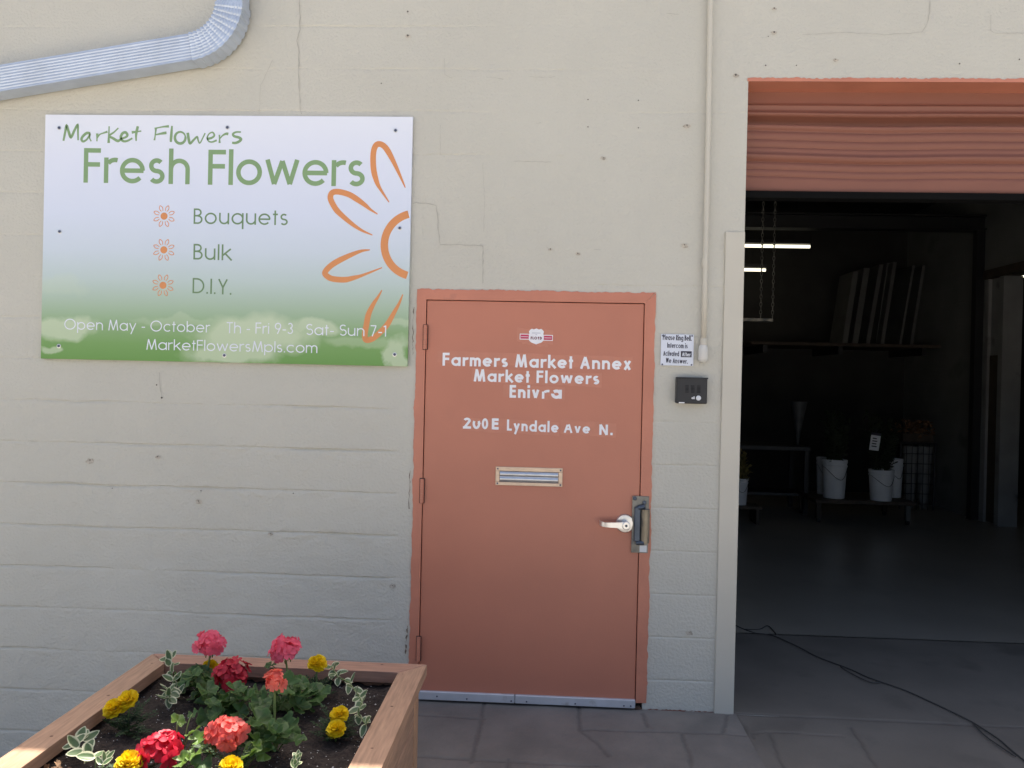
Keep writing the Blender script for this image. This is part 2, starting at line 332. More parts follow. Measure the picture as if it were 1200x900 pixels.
# ------------------------------------------------------------------ stroke lettering
def arc(cx, cy, rx, ry, a0, a1, n=None):
    n = n or max(6, int(abs(a1-a0)/9))
    return [(cx+rx*math.cos(rad(a0+(a1-a0)*i/n)), cy+ry*math.sin(rad(a0+(a1-a0)*i/n))) for i in range(n+1)]
def glyph(ch, w, X):
    """strokes (centre lines) and advance width of one letter; cap height 1, x-height X, stroke width w"""
    h = w/2; A = 1.0; r = X/2-h; k = X/2
    circ = lambda cx, cy, rr: arc(cx, cy, rr, rr, 0, 360, 40)
    L = {}
    if ch == ' ': return [], .36
    if ch == '.': return [[(h*1.1, 0), (h*1.1, w*1.15)]], w*1.2
    if ch == '-': return [[(0, X*.5), (.30, X*.5)]], .30
    if ch == 'F': return [[(h, 0), (h, 1)], [(h, 1-h), (.50, 1-h)], [(h, .53), (.48, .53)]], .50
    if ch == 'E': return [[(h, 0), (h, 1)], [(h, 1-h), (.48, 1-h)], [(h, .53), (.46, .53)], [(h, h), (.49, h)]], .50
    if ch == 'L': return [[(h, 0), (h, 1)], [(h, h), (.45, h)]], .45
    if ch == 'T': return [[(.27, 0), (.27, 1)], [(0, 1-h), (.54, 1-h)]], .54
    if ch == 'I': return [[(h, 0), (h, 1)]], w
    if ch == 'N': return [[(h, 0), (h, 1)], [(h, .98), (.68-h, .02)], [(.68-h, 0), (.68-h, 1)]], .68
    if ch == 'M': return [[(h, 0), (.13+h, 1)], [(.13+h, .98), (.44, .03)], [(.44, .03), (.75-h, .98)], [(.75-h, 1), (.88-h, 0)]], .88
    if ch == 'A': return [[(h, 0), (.36, 1-h)], [(.36, 1-h), (.72-h, 0)], [(.13, .33), (.59, .33)]], .72
    if ch == 'W': return [[(h, 1), (.24, h)], [(.24, h), (.45, .97)], [(.45, .97), (.66, h)], [(.66, h), (.90-h, 1)]], .90
    if ch == 'Y': return [[(h, 1), (.30, .45)], [(.60-h, 1), (.30, .45)], [(.30, .47), (.30, 0)]], .60
    if ch == 'O': return [arc(.5, .5, .5-h+.01, .5-h+.01, 0, 360, 48)], 1.02
    if ch == 'D': return [[(h, 0), (h, 1)], [(h, 1-h), (.26, 1-h)]+arc(.26, .5, .46-h, .5-h, 88, -88)+[(.26, h), (h, h)]], .72
    if ch == 'B': return [[(h, 0), (h, 1)], [(h, 1-h), (.24, 1-h)]+arc(.24, .765-h*.4, .23-h+.02, .235-h*.6, 88, -88)+[(.24, .53), (h, .53)],
                         [(.24, .53)]+arc(.26, .265+h*.4, .27-h+.02, .265-h*.6, 88, -88)+[(.24, h), (h, h)]], .54
    if ch == 'P': return [[(h, 0), (h, 1)], [(h, 1-h), (.24, 1-h)]+arc(.24, .73, .25-h+.02, .27-h, 88, -88)+[(.24, .46+h), (h, .46+h)]], .50
    if ch == 'R': return [[(h, 0), (h, 1)], [(h, 1-h), (.24, 1-h)]+arc(.24, .73, .25-h+.02, .27-h, 88, -88)+[(.24, .46+h), (h, .46+h)], [(.25, .47), (.52-h, 0)]], .52
    if ch == 'S':
        ru = .25-h*.55; rl = .27-h*.55
        return [arc(.26, 1-h-ru, ru, ru, 35, 265)+arc(.26, h+rl, rl, rl, 85, -150)], .52
    if ch == '0': return [arc(.29, .5, .29-h, .5-h, 0, 360, 40)], .58
    if ch == '1': return [[(.16, 0), (.16, 1)], [(0, .86), (.16, .97)]], .16+h
    if ch == '2': return [arc(.26, .74, .26-h, .26-h, 165, -35)+[(h, h)], [(0, h), (.52, h)]], .52
    if ch == '3': return [arc(.24, .745, .22-h, .255-h, 150, -85), arc(.24, .27, .25-h, .27-h, 88, -155)], .50
    if ch == '7': return [[(0, 1-h), (.50-h, 1-h)], [(.48-h, 1-h), (.14, 0)]], .50
    if ch == '9': return [arc(.28, .69, .28-h, .31-h, 0, 360, 36), [(.55-h, .60), (.24, 0)]], .56
    # lower case
    if ch == 'o': return [circ(k, k, r)], X
    if ch == 'a': return [circ(k, k, r), [(X-h, 0), (X-h, X)]], X
    if ch == 'd': return [circ(k, k, r), [(X-h, 0), (X-h, 1.02)]], X
    if ch == 'b': return [circ(k, k, r), [(h, 0), (h, 1.02)]], X
    if ch == 'p': return [circ(k, k, r), [(h, -.30), (h, X)]], X
    if ch == 'q': return [circ(k, k, r), [(X-h, -.30), (X-h, X)]], X
    if ch == 'g': return [circ(k, k, r), [(X-h, X), (X-h, -.05)]+arc(k, -.05, r, .25-h, 0, -160)], X
    if ch == 'c': return [arc(k, k, r, r, 45, 315)], X*.9
    if ch == 'e': return [[(h, k), (X-h*.6, k)], arc(k, k, r, r, 0, 318)], X
    if ch == 's':
        ru = (X-w)/4; wx = ru*1.05
        return [arc(.02+wx+h, X-h-ru, wx, ru, 40, 268)+arc(.02+wx+h, h+ru, wx*1.08, ru, 88, -145)], wx*2+w+.05
    if ch in 'hnmr':
        top = 1.02 if ch == 'h' else X
        st = [[(h, 0), (h, top)]]
        if ch == 'r': return st+[arc(h+.26, X-.27, .25-h*.3, .27-h, 150, 72)], .33+h*.6
        bw = X*.84 if ch != 'm' else X*.72
        ra = (bw-w)/2
        st.append(arc(h+ra, X-h-ra, ra, ra, 178, 0)+[(bw-h, 0)])
        if ch == 'm':
            st.append(arc(bw-h+ra, X-h-ra, ra, ra, 178, 0)+[(bw-h+2*ra, 0)]); return st, bw+2*ra
        return st, bw
    if ch == 'u':
        bw = X*.84; ra = (bw-w)/2
        return [[(h, X)]+arc(h+ra, h+ra, ra, ra, 180, 360), [(bw-h, X), (bw-h, 0)]], bw
    if ch == 'l': return [[(h, 0), (h, 1.02)]], w
    if ch == 'i': return [[(h, 0), (h, X)], [(h, X+.12), (h, X+.12+w*1.1)]], w
    if ch == 't': return [[(.14, 0), (.14, 1-.06)], [(0, X-h), (.30, X-h)]], .30
    if ch == 'f': return [[(.12, 0), (.12, .8)]+arc(.30, .8, .18, .22-h, 180, 85), [(0, X-h), (.30, X-h)]], .33
    if ch == 'k': return [[(h, 0), (h, 1.02)], [(h, X*.40), (X*.72, X)], [(X*.27, X*.60), (X*.80, 0)]], X*.80
    if ch == 'v': return [[(h, X), (X*.42, h*.4)], [(X*.42, h*.4), (X*.84-h, X)]], X*.84
    if ch == 'w': return [[(h, X), (X*.36, h*.6)], [(X*.36, h*.6), (X*.66, X*.95)], [(X*.66, X*.95), (X*.96, h*.6)], [(X*.96, h*.6), (X*1.32-h, X)]], X*1.32
    if ch == 'x': return [[(h, 0), (X*.8-h, X)], [(h, X), (X*.8-h, 0)]], X*.8
    if ch == 'y': return [[(h, X), (X*.44, h)], [(X*.86-h, X), (X*.22, -.30)]], X*.86
    return [], .3
def ribbon(mb, pts, wd, y, mi=0, closed=False):
    """flat stroke of width wd (number or list) along pts (x,z) in the plane at depth y, facing -y"""
    n = len(pts); ws = wd if hasattr(wd, '__len__') else [wd]*n
    if n > 3 and math.dist(pts[0], pts[-1]) < 1e-6: closed = True; pts = pts[:-1]; ws = ws[:-1]; n -= 1
    vs = []
    for i in range(n):
        a = pts[(i-1) % n] if (closed or i > 0) else None; b = pts[(i+1) % n] if (closed or i < n-1) else None; p = pts[i]
        def nor(q, s_):
            dx, dz = s_[0]-q[0], s_[1]-q[1]; L_ = math.hypot(dx, dz) or 1e-9; return (-dz/L_, dx/L_)
        if a is None: nx, nz = nor(p, b); k = 1
        elif b is None: nx, nz = nor(a, p); k = 1
        else:
            n1, n2 = nor(a, p), nor(p, b); nx, nz = n1[0]+n2[0], n1[1]+n2[1]; L_ = math.hypot(nx, nz) or 1e-9
            nx /= L_; nz /= L_; k = min(1.8, 1/max(.3, nx*n1[0]+nz*n1[1]))
        h = ws[i]/2*k
        vs += [(p[0]+nx*h, y, p[1]+nz*h), (p[0]-nx*h, y, p[1]-nz*h)]
    fs = [(2*i, 2*i+1, 2*((i+1) % n)+1, 2*((i+1) % n)) for i in range(n if closed else n-1)]
    mb.add(vs, fs, mi)
def disc(mb, cx, cz, r, y, mi=0, n=20, rx=None):
    vs = [(cx+(rx or r)*math.cos(2*math.pi*i/n), y, cz+r*math.sin(2*math.pi*i/n)) for i in range(n)]
    mb.add(vs, [tuple(range(n))], mi)
def text(mb, s, xa, xb, zb, cap, wt, X=.72, y=0.0, gap=.10, mi=0, slope=0.0, worn=None):
    """write s with its left edge at xa and right edge at xb, baseline zb, cap height cap, stroke wt (share of the cap height)"""
    items = []; cx = 0
    for i, ch in enumerate(s):
        st, adv = glyph(ch, wt, X); items.append((cx, st, ch)); cx += adv+(gap if ch != ' ' else 0)
    tot = cx-gap; sx = (xb-xa)/tot; kx = sx/cap; q = 0
    for idx, (ox, st, ch) in enumerate(items):
        for j, line in enumerate(st):
            if worn and (idx, j) in worn: line = worn[(idx, j)](line)
            pts = [(xa+(ox+px)*sx, zb+pz*cap+slope*(ox+px)*sx) for px, pz in line]
            # keep stroke thickness: use mean of the two scales
            ribbon(mb, pts, wt*cap*(0.5+0.5*min(1.3, kx)), y-q*4e-5, mi); q = (q+1) % 9

# ------------------------------------------------------------------ ground
OX0, OX1, OTOP = 0.889, 3.95, 2.969           # the garage opening
DX0, DX1, DTOP = -0.6501, 0.4833, 1.9706      # outside of the steel door frame
HB, XL, XR, YB = 4.24, -9.0, 9.0, 8.2         # building: height, left, right, back
JOINTS = []                                    # joints of the stamped paving, in photo points
for seg in ([(480,838),(567,843)], [(567,824),(562,858),(553,892)], [(476,886),(520,889),(600,894),(700,899)], [(595,891),(593,915)], [(487,838),(474,888)],
            [(679,856),(760,858),(846,860),(875,863)], [(679,856),(700,872),(712,886)], [(679,856),(678,838),(678,828)], [(758,852),(752,836)], [(799,860),(806,880),(812,905)],
            [(556,880),(552,895)], [(846,860),(852,838)]):
    JOINTS.append([tuple((lambda d: (d.x*(-CH/d.z), -CD+d.y*(-CH/d.z)))(ray(*q))) for q in seg])
def ground_z(x, y):
    return -0.55*smooth(1.5, 2.7, -np.asarray(x))+0*np.asarray(y)
def seg_dist(X, Y, a, b):
    ax, ay = a; bx, by = b; dx, dy = bx-ax, by-ay; t = np.clip(((X-ax)*dx+(Y-ay)*dy)/(dx*dx+dy*dy), 0, 1)
    return np.hypot(X-ax-t*dx, Y-ay-t*dy)
def grid_faces(nr, nc):
    i = np.arange(nr-1)[:, None]*nc+np.arange(nc-1)[None]
    return np.stack([i, i+1, i+nc+1, i+nc], -1).reshape(-1, 4)
def paving():
    xs = np.concatenate([np.arange(-3.2, -.7, .06), np.arange(-.7, .905, .0065)]); xs[-1] = .90
    ys = np.concatenate([np.arange(-2.9, -.95, .06), np.arange(-.95, -.0005, .0065), [0.03]])
    X, Y = np.meshgrid(xs, ys)
    Xw = X+N1(X*9, Y*9, 2)*.008; Yw = Y+N2(X*9, Y*9, 2)*.008
    d = np.full(X.shape, 9.)
    for pl in JOINTS:
        for a, b in zip(pl[:-1], pl[1:]): d = np.minimum(d, seg_dist(Xw, Yw, a, b))
    # beyond the part the photo shows: a plain slate pattern
    fx = np.abs(((Xw+.31*np.floor(Yw/.36)) % .62)-.31); fy = np.abs((Yw % .36)-.18)
    d2 = np.minimum(.31-fx, .18-fy); d = np.where((Y < -.62) | (X < -.75), np.minimum(d2, d), d)
    j = 1-smooth(.003, .014, d+N3(X*60, Y*60)*.003)
    Z = ground_z(X, Y)-j*.0045+N4(X*7, Y*7, 4)*.003+N1(X*40, Y*40, 2)*.0008+.002
    V = np.stack([X, Y, Z], -1).reshape(-1, 3)
    return big_mesh('paving', V, grid_faces(len(ys), len(xs)), [M_PAVE], attrs={'joint': j.ravel()})
M_PAVE = mat('stamped_concrete', (.19,.173,.152), .72, var=.22, vscale=3.2, detail=9, bump=.3, bscale=55, dirt=((.235,.21,.18), 2.4, .57))
def joint_colour(M):
    n = M.node_tree.nodes; l = M.node_tree.links; b = n['Principled BSDF']; src = b.inputs['Base Color'].links[0].from_socket
    at = n.new('ShaderNodeAttribute'); at.attribute_name = 'joint'; mx = n.new('ShaderNodeMix'); mx.data_type = 'RGBA'
    mu = n.new('ShaderNodeMath'); mu.operation = 'MULTIPLY'; mu.inputs[1].default_value = .30; l.new(at.outputs['Fac'], mu.inputs[0])
    l.new(mu.outputs[0], mx.inputs[0]); l.new(src, mx.inputs[6]); mx.inputs[7].default_value = (.03,.028,.027,1); l.new(mx.outputs[2], b.inputs['Base Color'])
joint_colour(M_PAVE)
tag(paving(), kind='structure')
# concrete apron in front of and inside the big door, with its saw-cut joints as real grooves
def apron():
    xs = np.concatenate([np.arange(.90, 3.2, .011), [3.25, 3.6, 4.2]]); ys = np.concatenate([[-2.9, -2.2, -1.5], np.arange(-1.0, 1.231, .011)])
    X, Y = np.meshgrid(xs, ys); d = np.full(X.shape, 9.)
    gp = lambda u, v: (lambda q: (q.x*(-CH/q.z), -CD+q.y*(-CH/q.z)))(ray(u, v))
    wv = N1(X*6, Y*6, 2)*.004
    th = {}
    for wdt, pl in ((.006, [(.90, -.003), (4.2, -.045)]), (.007, [gp(862,838), gp(893,900), gp(930,960)]), (.004, [gp(884,860), gp(902,858), gp(990,864)]),
                    (.005, [gp(902,860), gp(912,885), gp(922,905)]), (.005, [gp(996,852), gp(1010,872), gp(1030,905)]), (.003, [gp(870,848), gp(884,866)])):
        for a, b in zip(pl[:-1], pl[1:]): d = np.minimum(d, seg_dist(X+wv, Y+wv, a, b)*(.006/wdt))
    j = 1-smooth(.003, .012, d)
    Z = np.full(X.shape, .002)-j*.006+N2(X*5, Y*5, 3)*.002
    V = np.stack([X, Y, Z], -1).reshape(-1, 3)
    return big_mesh('apron', V, grid_faces(len(ys), len(xs)), [M_APRON], attrs={'joint': j.ravel()})
M_APRON = M_SLAB; joint_colour(M_APRON)
tag(apron(), kind='structure')
def ground_sheet():
    xs = np.concatenate([[-400, -60, -12], np.arange(-4, 6.01, .25), [12, 60, 400]]); ys = np.concatenate([[-600, -90, -25, -8], np.arange(-5, 1, .25), [1.5, 9, 40, 300]])
    X, Y = np.meshgrid(xs, ys); Z = ground_z(X, Y)-.012
    return big_mesh('driveway', np.stack([X, Y, Z], -1).reshape(-1, 3), grid_faces(len(ys), len(xs)), [M_DRIVE])
tag(ground_sheet(), kind='structure')
mb = MB(); mb.add([(-5,1.226,.006),(9,1.226,.006),(9,8.0,.006),(-5,8.0,.006)], [(0,1,2,3)])
tag(mb.build('warehouse_floor', M_FLOOR), kind='structure')

# ------------------------------------------------------------------ the building
B = thing('warehouse_building', (0,0,0), 'cream painted block warehouse with a salmon door and a wide raised roller door', 'building')
ZA, ZR = 1.3968, 1.364
def wall_front():
    fx0, fx1 = -3.9, 3.3; ex = .012
    hx0, hx1, hz = DX0+.02, DX1-.02, DTOP-.02
    xs = np.unique(np.round(np.concatenate([np.arange(fx0, fx1, .013), [XL, XL/2, 5, XR, fx1, hx0, hx1, OX0, OX1]]), 5))
    zj = [ZA+.2032*i for i in range(-10, 12)]; zr = [ZR+.2032*i for i in range(-7, 1)]
    zl = [np.array([-1.0, -.8, 3.75, HB, hz, OTOP])]+[np.arange(-.75, 3.75, .017)]
    for z in zj: zl.append(z+np.array([-.022,-.017,-.013,-.010,-.007,-.004,-.001,.001,.003,.005,.008]))
    for z in zr: zl.append(z+np.array([-.009,-.006,-.003,0,.003,.006]))
    zs = np.unique(np.round(np.concatenate(zl), 4))
    keep = np.concatenate([[True], np.diff(zs) > .0009]); 
    for q in (hz, OTOP, HB): keep |= np.isclose(zs, round(q, 4))
    zs = zs[keep]
    X, Z = np.meshgrid(xs, zs)
    D = np.zeros(X.shape)
    # bed joints left of the door: raked, dark under the upper block and a ledge below
    left = 1-smooth(-.80, -.70, X)
    sL = left*(.22+.78*(1-smooth(1.30, 1.62, Z)))*np.clip(.55+.9*N1(X*2.6, Z*4, 3), .12, 1.15)
    topf = smooth(1.5, 1.8, Z)*(1-left*.3)
    for i, z in enumerate(zj):
        wz = Z-z-N2(X*6, np.full(X.shape, i*3.7), 4)*.0060
        prof = np.where(wz > 0, 1-smooth(0, .0022, wz), 1-np.clip((-wz-.0005)/.0125, 0, 1))
        D -= np.clip(prof, 0, 1)*(.0100*sL+.0021*topf*np.clip(N3(X*1.7, Z*1.1+i)*1.8+.25, 0, 1))
    right = smooth(.47, .5, X)*(1-smooth(.78, .80, X))*(1-smooth(1.3, 1.45, Z))
    for i, z in enumerate(zr):
        wz = Z-z-N2(X*7, np.full(X.shape, i*2.7), 2)*.002
        D -= (1-smooth(.0, .0065, np.abs(wz)))*.0035*right
    # head joints, faint
    for i in range(-10, 12):
        row = (Z > ZA+.2032*(i-1)) & (Z <= ZA+.2032*i)
        off = -2.132 if i % 2 == 0 else -2.35
        dx = np.abs(((X-off+.215) % .43)-.215)+N1(Z*30, X*0+i)*.003
        D -= np.where(row, (1-smooth(.002, .013, dx))*.0034*(1-smooth(.3,.9,X))*np.clip(N3(np.floor((X-off)/.43)*3.3, Z*0+i*1.9)*1.5+.5, .0, 1), 0)
    # lumps, drips and trowel ripples of many coats of paint
    rgh = 1+1.3*left*(1-smooth(1.1, 1.7, Z)); D += N1(X*5, Z*5, 3)*.0018+N2(X*16, Z*22, 3)*.0011*rgh+N4(X*45, Z*55, 2)*.0005*rgh
    D += N3(X*9+N1(X*2, Z*2)*2, Z*70+N2(X*4, Z*4, 2)*9, 2)*.0022*left*(1-smooth(1.2, 1.6, Z))*np.clip(N4(X*1.6, Z*1.6)*1.6+.5, 0, 1)
    inside = (X > fx0+.05) & (X < fx1-.05)
    D = np.where(inside, D, 0)
    F = grid_faces(len(zs), len(xs)); cx = (X[:-1, :-1]+X[1:, 1:])/2; cz = (Z[:-1, :-1]+Z[1:, 1:])/2
    hole = ((cx > hx0) & (cx < hx1) & (cz < hz) & (cz > .0)) | ((cx > OX0) & (cx < OX1) & (cz < OTOP) & (cz > 0.0))
    F = F[~hole.ravel()]
    V = np.stack([X, -D, Z], -1).reshape(-1, 3)
    used = np.unique(F); mp = np.full(len(V), -1); mp[used] = np.arange(len(used)); V = V[used]; F = mp[F]
    # reveals and inner face
    ex = []; ef = []
    def quad(a, b, c, d): o = len(V)+len(ex); ex.extend([a, b, c, d]); ef.append((o, o+1, o+2, o+3))
    T = .22
    for x0, x1, zt in ((hx0, hx1, hz), (OX0, OX1, OTOP)):
        quad((x0,0,0),(x0,T,0),(x0,T,zt),(x0,0,zt)); quad((x1,T,0),(x1,0,0),(x1,0,zt),(x1,T,zt)); quad((x0,0,zt),(x0,T,zt),(x1,T,zt),(x1,0,zt))
    for x0, x1, z0, z1 in ((XL,hx0,-1,HB),(hx0,hx1,hz,HB),(hx1,OX0,-1,HB),(OX0,OX1,OTOP,HB),(OX1,XR,-1,HB),(hx0,hx1,-1,0),(OX0,OX1,-1,0)):
        quad((x1,T,z0),(x0,T,z0),(x0,T,z1),(x1,T,z1))
    quad((XL,0,HB),(XR,0,HB),(XR,T,HB),(XL,T,HB))
    V = np.concatenate([V, np.array(ex)]); F = np.concatenate([F, np.array(ef)])
    return big_mesh('front_wall', V, F, [M_WALL], parent=B)
FW = wall_front()
# hairline cracks and old anchor holes belong to the wall
mb = MB()
def crack(px, wd=.0022, jit=.5):
    pts = []
    rnd = random.Random(len(px)*31+int(px[0][0]))
    for (a, b), (c, d) in zip(px[:-1], px[1:]):
        n = max(2, int(math.hypot(c-a, d-b)/4))
        for i in range(n): t = i/n; pts.append(PX(a+(c-a)*t+rnd.uniform(-jit, jit), b+(d-b)*t+rnd.uniform(-jit, jit)))
    mb = MB(); pts.append(PX(*px[-1])); ribbon(mb, pts, [wd*rnd.uniform(.35, 1.1) for _ in pts], -.0034); mb.build('crack', M_CRACK, FW)
crack([(351,-4),(352,35),(348,48),(351,62),(350,90),(352,128),(354,134)], .0030)
crack([(484,238),(500,238),(511,241),(513,255),(514,272),(516,287),(540,287),(566,288),(566,332)], .0026)
crack([(1090,-4),(1089,14),(1086,28),(1080,38)], .0026)
crack([(1080,38),(1040,41),(990,38),(940,41)], .0014)
crack([(1161,18),(1161,36),(1164,39),(1200,39)], .0018)
crack([(570,90),(590,93)], .0012); crack([(620,90),(640,91),(650,90)], .0016); crack([(628,145),(634,144)], .0014)
crack([(602,189),(640,190),(646,190)], .0016); crack([(640,289),(646,293)], .0012); crack([(696,292),(704,293)], .0012)
crack([(521,68),(521,88),(530,92)], .0012); crack([(780,16),(796,17)], .0015); crack([(516,147),(516,182)], .0012); crack([(566,190),(568,240),(567,272)], .0011)
crack([(320,70),(306,100),(304,134)], .0011); crack([(187,436),(188,455),(190,466)], .0020)
def hole(u, v, r=.006, stain=0, rx=None):
    x, z = PX(u, v); mb = MB()
    if stain:
        n = 14; rr = random.Random(int(u*7+v))
        vs = [(x+stain*1.6*math.cos(2*math.pi*i/n)*rr.uniform(.6, 1.1), -.0032, z-stain*.3+stain*math.sin(2*math.pi*i/n)*rr.uniform(.6, 1.1)) for i in range(n)]
        mb.add(vs, [tuple(range(n))], 1)
    disc(mb, x, z, r*.62, -.0042, 0, 10, rx); mb.build('anchor_hole', [M_HOLE, M_STAIN], FW)
for a in ((478,14,.007),(478,42,.008,.010),(447,98,.005),(689,117,.005),(689,149,.005),(748,118,.005),(748,150,.005),(805,147,.006,.013),(802,287,.005,.012),(862,88,.008,.011),
          (897,77,.006),(933,77,.005),(907,38,.007,.010),(907,10,.006,.008),(1124,75,.006),(1194,70,.006),(900,43,.004),(707,185,.003,.010),(184,451,.006),(190,466,.008),(106,539,.006,.016),
          (185,535,.005,.009),(233,587,.005,.013),(236,575,.005),(132,572,.004),(344,578,.005),(645,292,.005,.007),(677,297,.005,.009),(808,741,.002,.012),(979,70,.004,.009),(317,625,.004,.010),(460,686,.004,.012)):
    hole(*a)
# other walls, roof, inner partition, jamb boards
for xa_ in (XL, XR-.2): mb = MB(); mb.box(xa_, xa_+.2, .22, YB-.2, -1, HB-.2); mb.build('side_wall', M_WALL, B)
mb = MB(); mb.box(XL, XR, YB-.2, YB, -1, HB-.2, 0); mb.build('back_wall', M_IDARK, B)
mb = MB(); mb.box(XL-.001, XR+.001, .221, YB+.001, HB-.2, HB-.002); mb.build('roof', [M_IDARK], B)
mb = MB()
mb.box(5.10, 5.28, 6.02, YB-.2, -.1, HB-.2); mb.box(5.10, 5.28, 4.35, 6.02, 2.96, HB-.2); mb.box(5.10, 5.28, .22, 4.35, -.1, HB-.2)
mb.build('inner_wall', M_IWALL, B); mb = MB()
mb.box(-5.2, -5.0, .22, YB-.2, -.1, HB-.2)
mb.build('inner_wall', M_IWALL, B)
mb = MB(); mb.box(5.00, 5.09, 5.90, 6.00, 0, 3.46); mb.build('steel_column', M_BLACKMET, B)
mb = MB(); mb.box(-5, 5.095, 5.93, 6.01, 3.462, 3.60); mb.box(-5, 5.095, 5.88, 6.06, 3.44, 3.4615); mb.box(-5, 5.095, 5.88, 6.06, 3.6005, 3.62); mb.build('steel_beam', M_BLACKMET, B)
# frame of the doorway in the inner wall
mb = MB(); mb.box(5.0905, 5.30, 5.80, 5.895, .006, 2.85); mb.box(5.085, 5.30, 5.48, 5.57, .006, 2.85, 0, .004); mb.box(5.13, 5.25, 5.571, 5.799, 1.96, 2.85)
mb2 = MB(); mb2.box(5.07, 5.30, 4.35, 5.895, 2.855, 2.957); mb2.build('doorway_header', M_DKWOOD, B)
DW = mb.build('doorway_frame', M_FRAMEG, B)
mb = MB(); mb.box(5.12, 5.20, 5.574, 5.796, .02, 1.955); mb.build('door_leaf', M_DKWOOD, DW)
# jamb boards either side of the opening, stopped off at lintel height on the left
mb = MB()
jx0a, jz = PX(848,272)[0], PX(848,272)[1]; mb.box(.799, .8885, -.012, .10, .0, jz, 0, .002)
mb.build('jamb_board', M_TRIM, B)
mb = MB(); mb.box(OX1+.0005, OX1+.09, -.012, .10, 0, jz, 0, .002); mb.build('jamb_board', M_TRIM, B)

# worn salmon drips where the block meets the paving
mb = MB(); pts = []; rnd = random.Random(12)
for i in range(40): pts.append((.44+.355*i/39, .006+rnd.uniform(-.001, .002)))
ribbon(mb, pts, [rnd.uniform(.001, .007) if rnd.random() < .7 else .0006 for _ in pts], -.0055); mb.build('base_paint_line', M_SALROLL, B)
# ragged paint edge over the lintel and the roller door, most of it rolled up
mb = MB(); rr = random.Random(5); n = 260
vs = []; fs = []
for i in range(n+1):
    x = OX0-.005+(OX1-OX0+.01)*i/n
    top = OTOP+.010+.010*float(N1(np.array(x*9.), np.array(.3), 3))+.006*rr.random()
    vs += [(x, -.004, OTOP-.002), (x, -.0045, top)]
for i in range(n): fs.append((2*i, 2*i+2, 2*i+3, 2*i+1))
mb.add(vs, fs)
mb.add([(OX0+.001,-.003,OTOP-.002),(OX1-.001,-.003,OTOP-.002),(OX1-.001,.15,OTOP-.002),(OX0+.001,.15,OTOP-.002)], [(0,1,2,3)])
mb.build('lintel_paint_edge', M_SALFRAME, B)
def rolling_door():
    pr = [(3.02,.135),(2.906,.135),(2.900,.119),(2.894,.119),(2.885,.128),(2.870,.124),(2.861,.104),(2.852,.102),(2.846,.13),(2.842,.175),(2.815,.178),(2.811,.13),(2.804,.107),(2.795,.104),(2.783,.118),
          (2.775,.126),(2.769,.112),(2.738,.117),(2.735,.121),(2.731,.113),(2.701,.117),(2.698,.121),(2.694,.113),(2.669,.117),(2.661,.099),(2.648,.096),(2.633,.119),(2.628,.126),(2.622,.112),
          (2.594,.117),(2.591,.121),(2.587,.113),(2.561,.117),(2.558,.121),(2.554,.113),(2.492,.118),(2.486,.122)]
    # finer along z
    zz = []; yy = []
    for (a, b), (c, d) in zip(pr[:-1], pr[1:]):
        k = max(1, int((a-c)/.012))
        for i in range(k): zz.append(a+(c-a)*i/k); yy.append(b+(d-b)*i/k)
    zz.append(pr[-1][0]); yy.append(pr[-1][1])
    xs = np.arange(OX0+.004, OX1-.003, .03); zz = np.array(zz); yy = np.array(yy)
    X, Z0 = np.meshgrid(xs, zz); Y = np.repeat(yy[:, None], len(xs), 1)
    sag = -.012*np.sin((X-OX0)/1.6*math.pi)*.6+N1(X*1.3, Z0*0+.5, 2)*.008
    Z = Z0+sag*smooth(0, .2, 2.95-Z0); Y = Y+N2(X*1.2, Z0*6, 2)*.004+N3(X*5, Z0*12, 2)*.0008
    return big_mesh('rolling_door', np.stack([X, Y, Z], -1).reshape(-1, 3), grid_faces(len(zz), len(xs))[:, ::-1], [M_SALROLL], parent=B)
RD = rolling_door()
mb = MB(); mb.box(OX0+.003, OX1-.003, .085, .16, 2.445, 2.478, 0, .003); mb.build('bottom_bar', M_SEAL, RD)
mb = MB(); mb.lathe([(.2,0),(.2,OX1-OX0-.02)], 24, Matrix.Translation((OX0+.01,.45,2.80)) @ Matrix.Rotation(rad(90), 4, 'Y'), 0, True, True); mb.build('roller_drum', M_BLACKMET, RD)
mb = MB()
mb.box(OX0+.0005, OX0+.05, .221, .30, .004, 2.95); mb.box(OX1-.05, OX1-.0005, .221, .30, .004, 2.95); mb.build('guide_rail', M_BLACKMET, RD)

# ------------------------------------------------------------------ the salmon door
LX0, LX1, LZ0, LZ1 = -.6045, .432, .0483, 1.9208
mb = MB(); g = .0035
mb.box(LX0+g, LX1-g, -.001, .044, LZ0, LZ1-g, 0, .0015)
DR = tag(mb.build('entry_door', M_SAL, B), 'salmon steel door with white lettering and a mail slot')
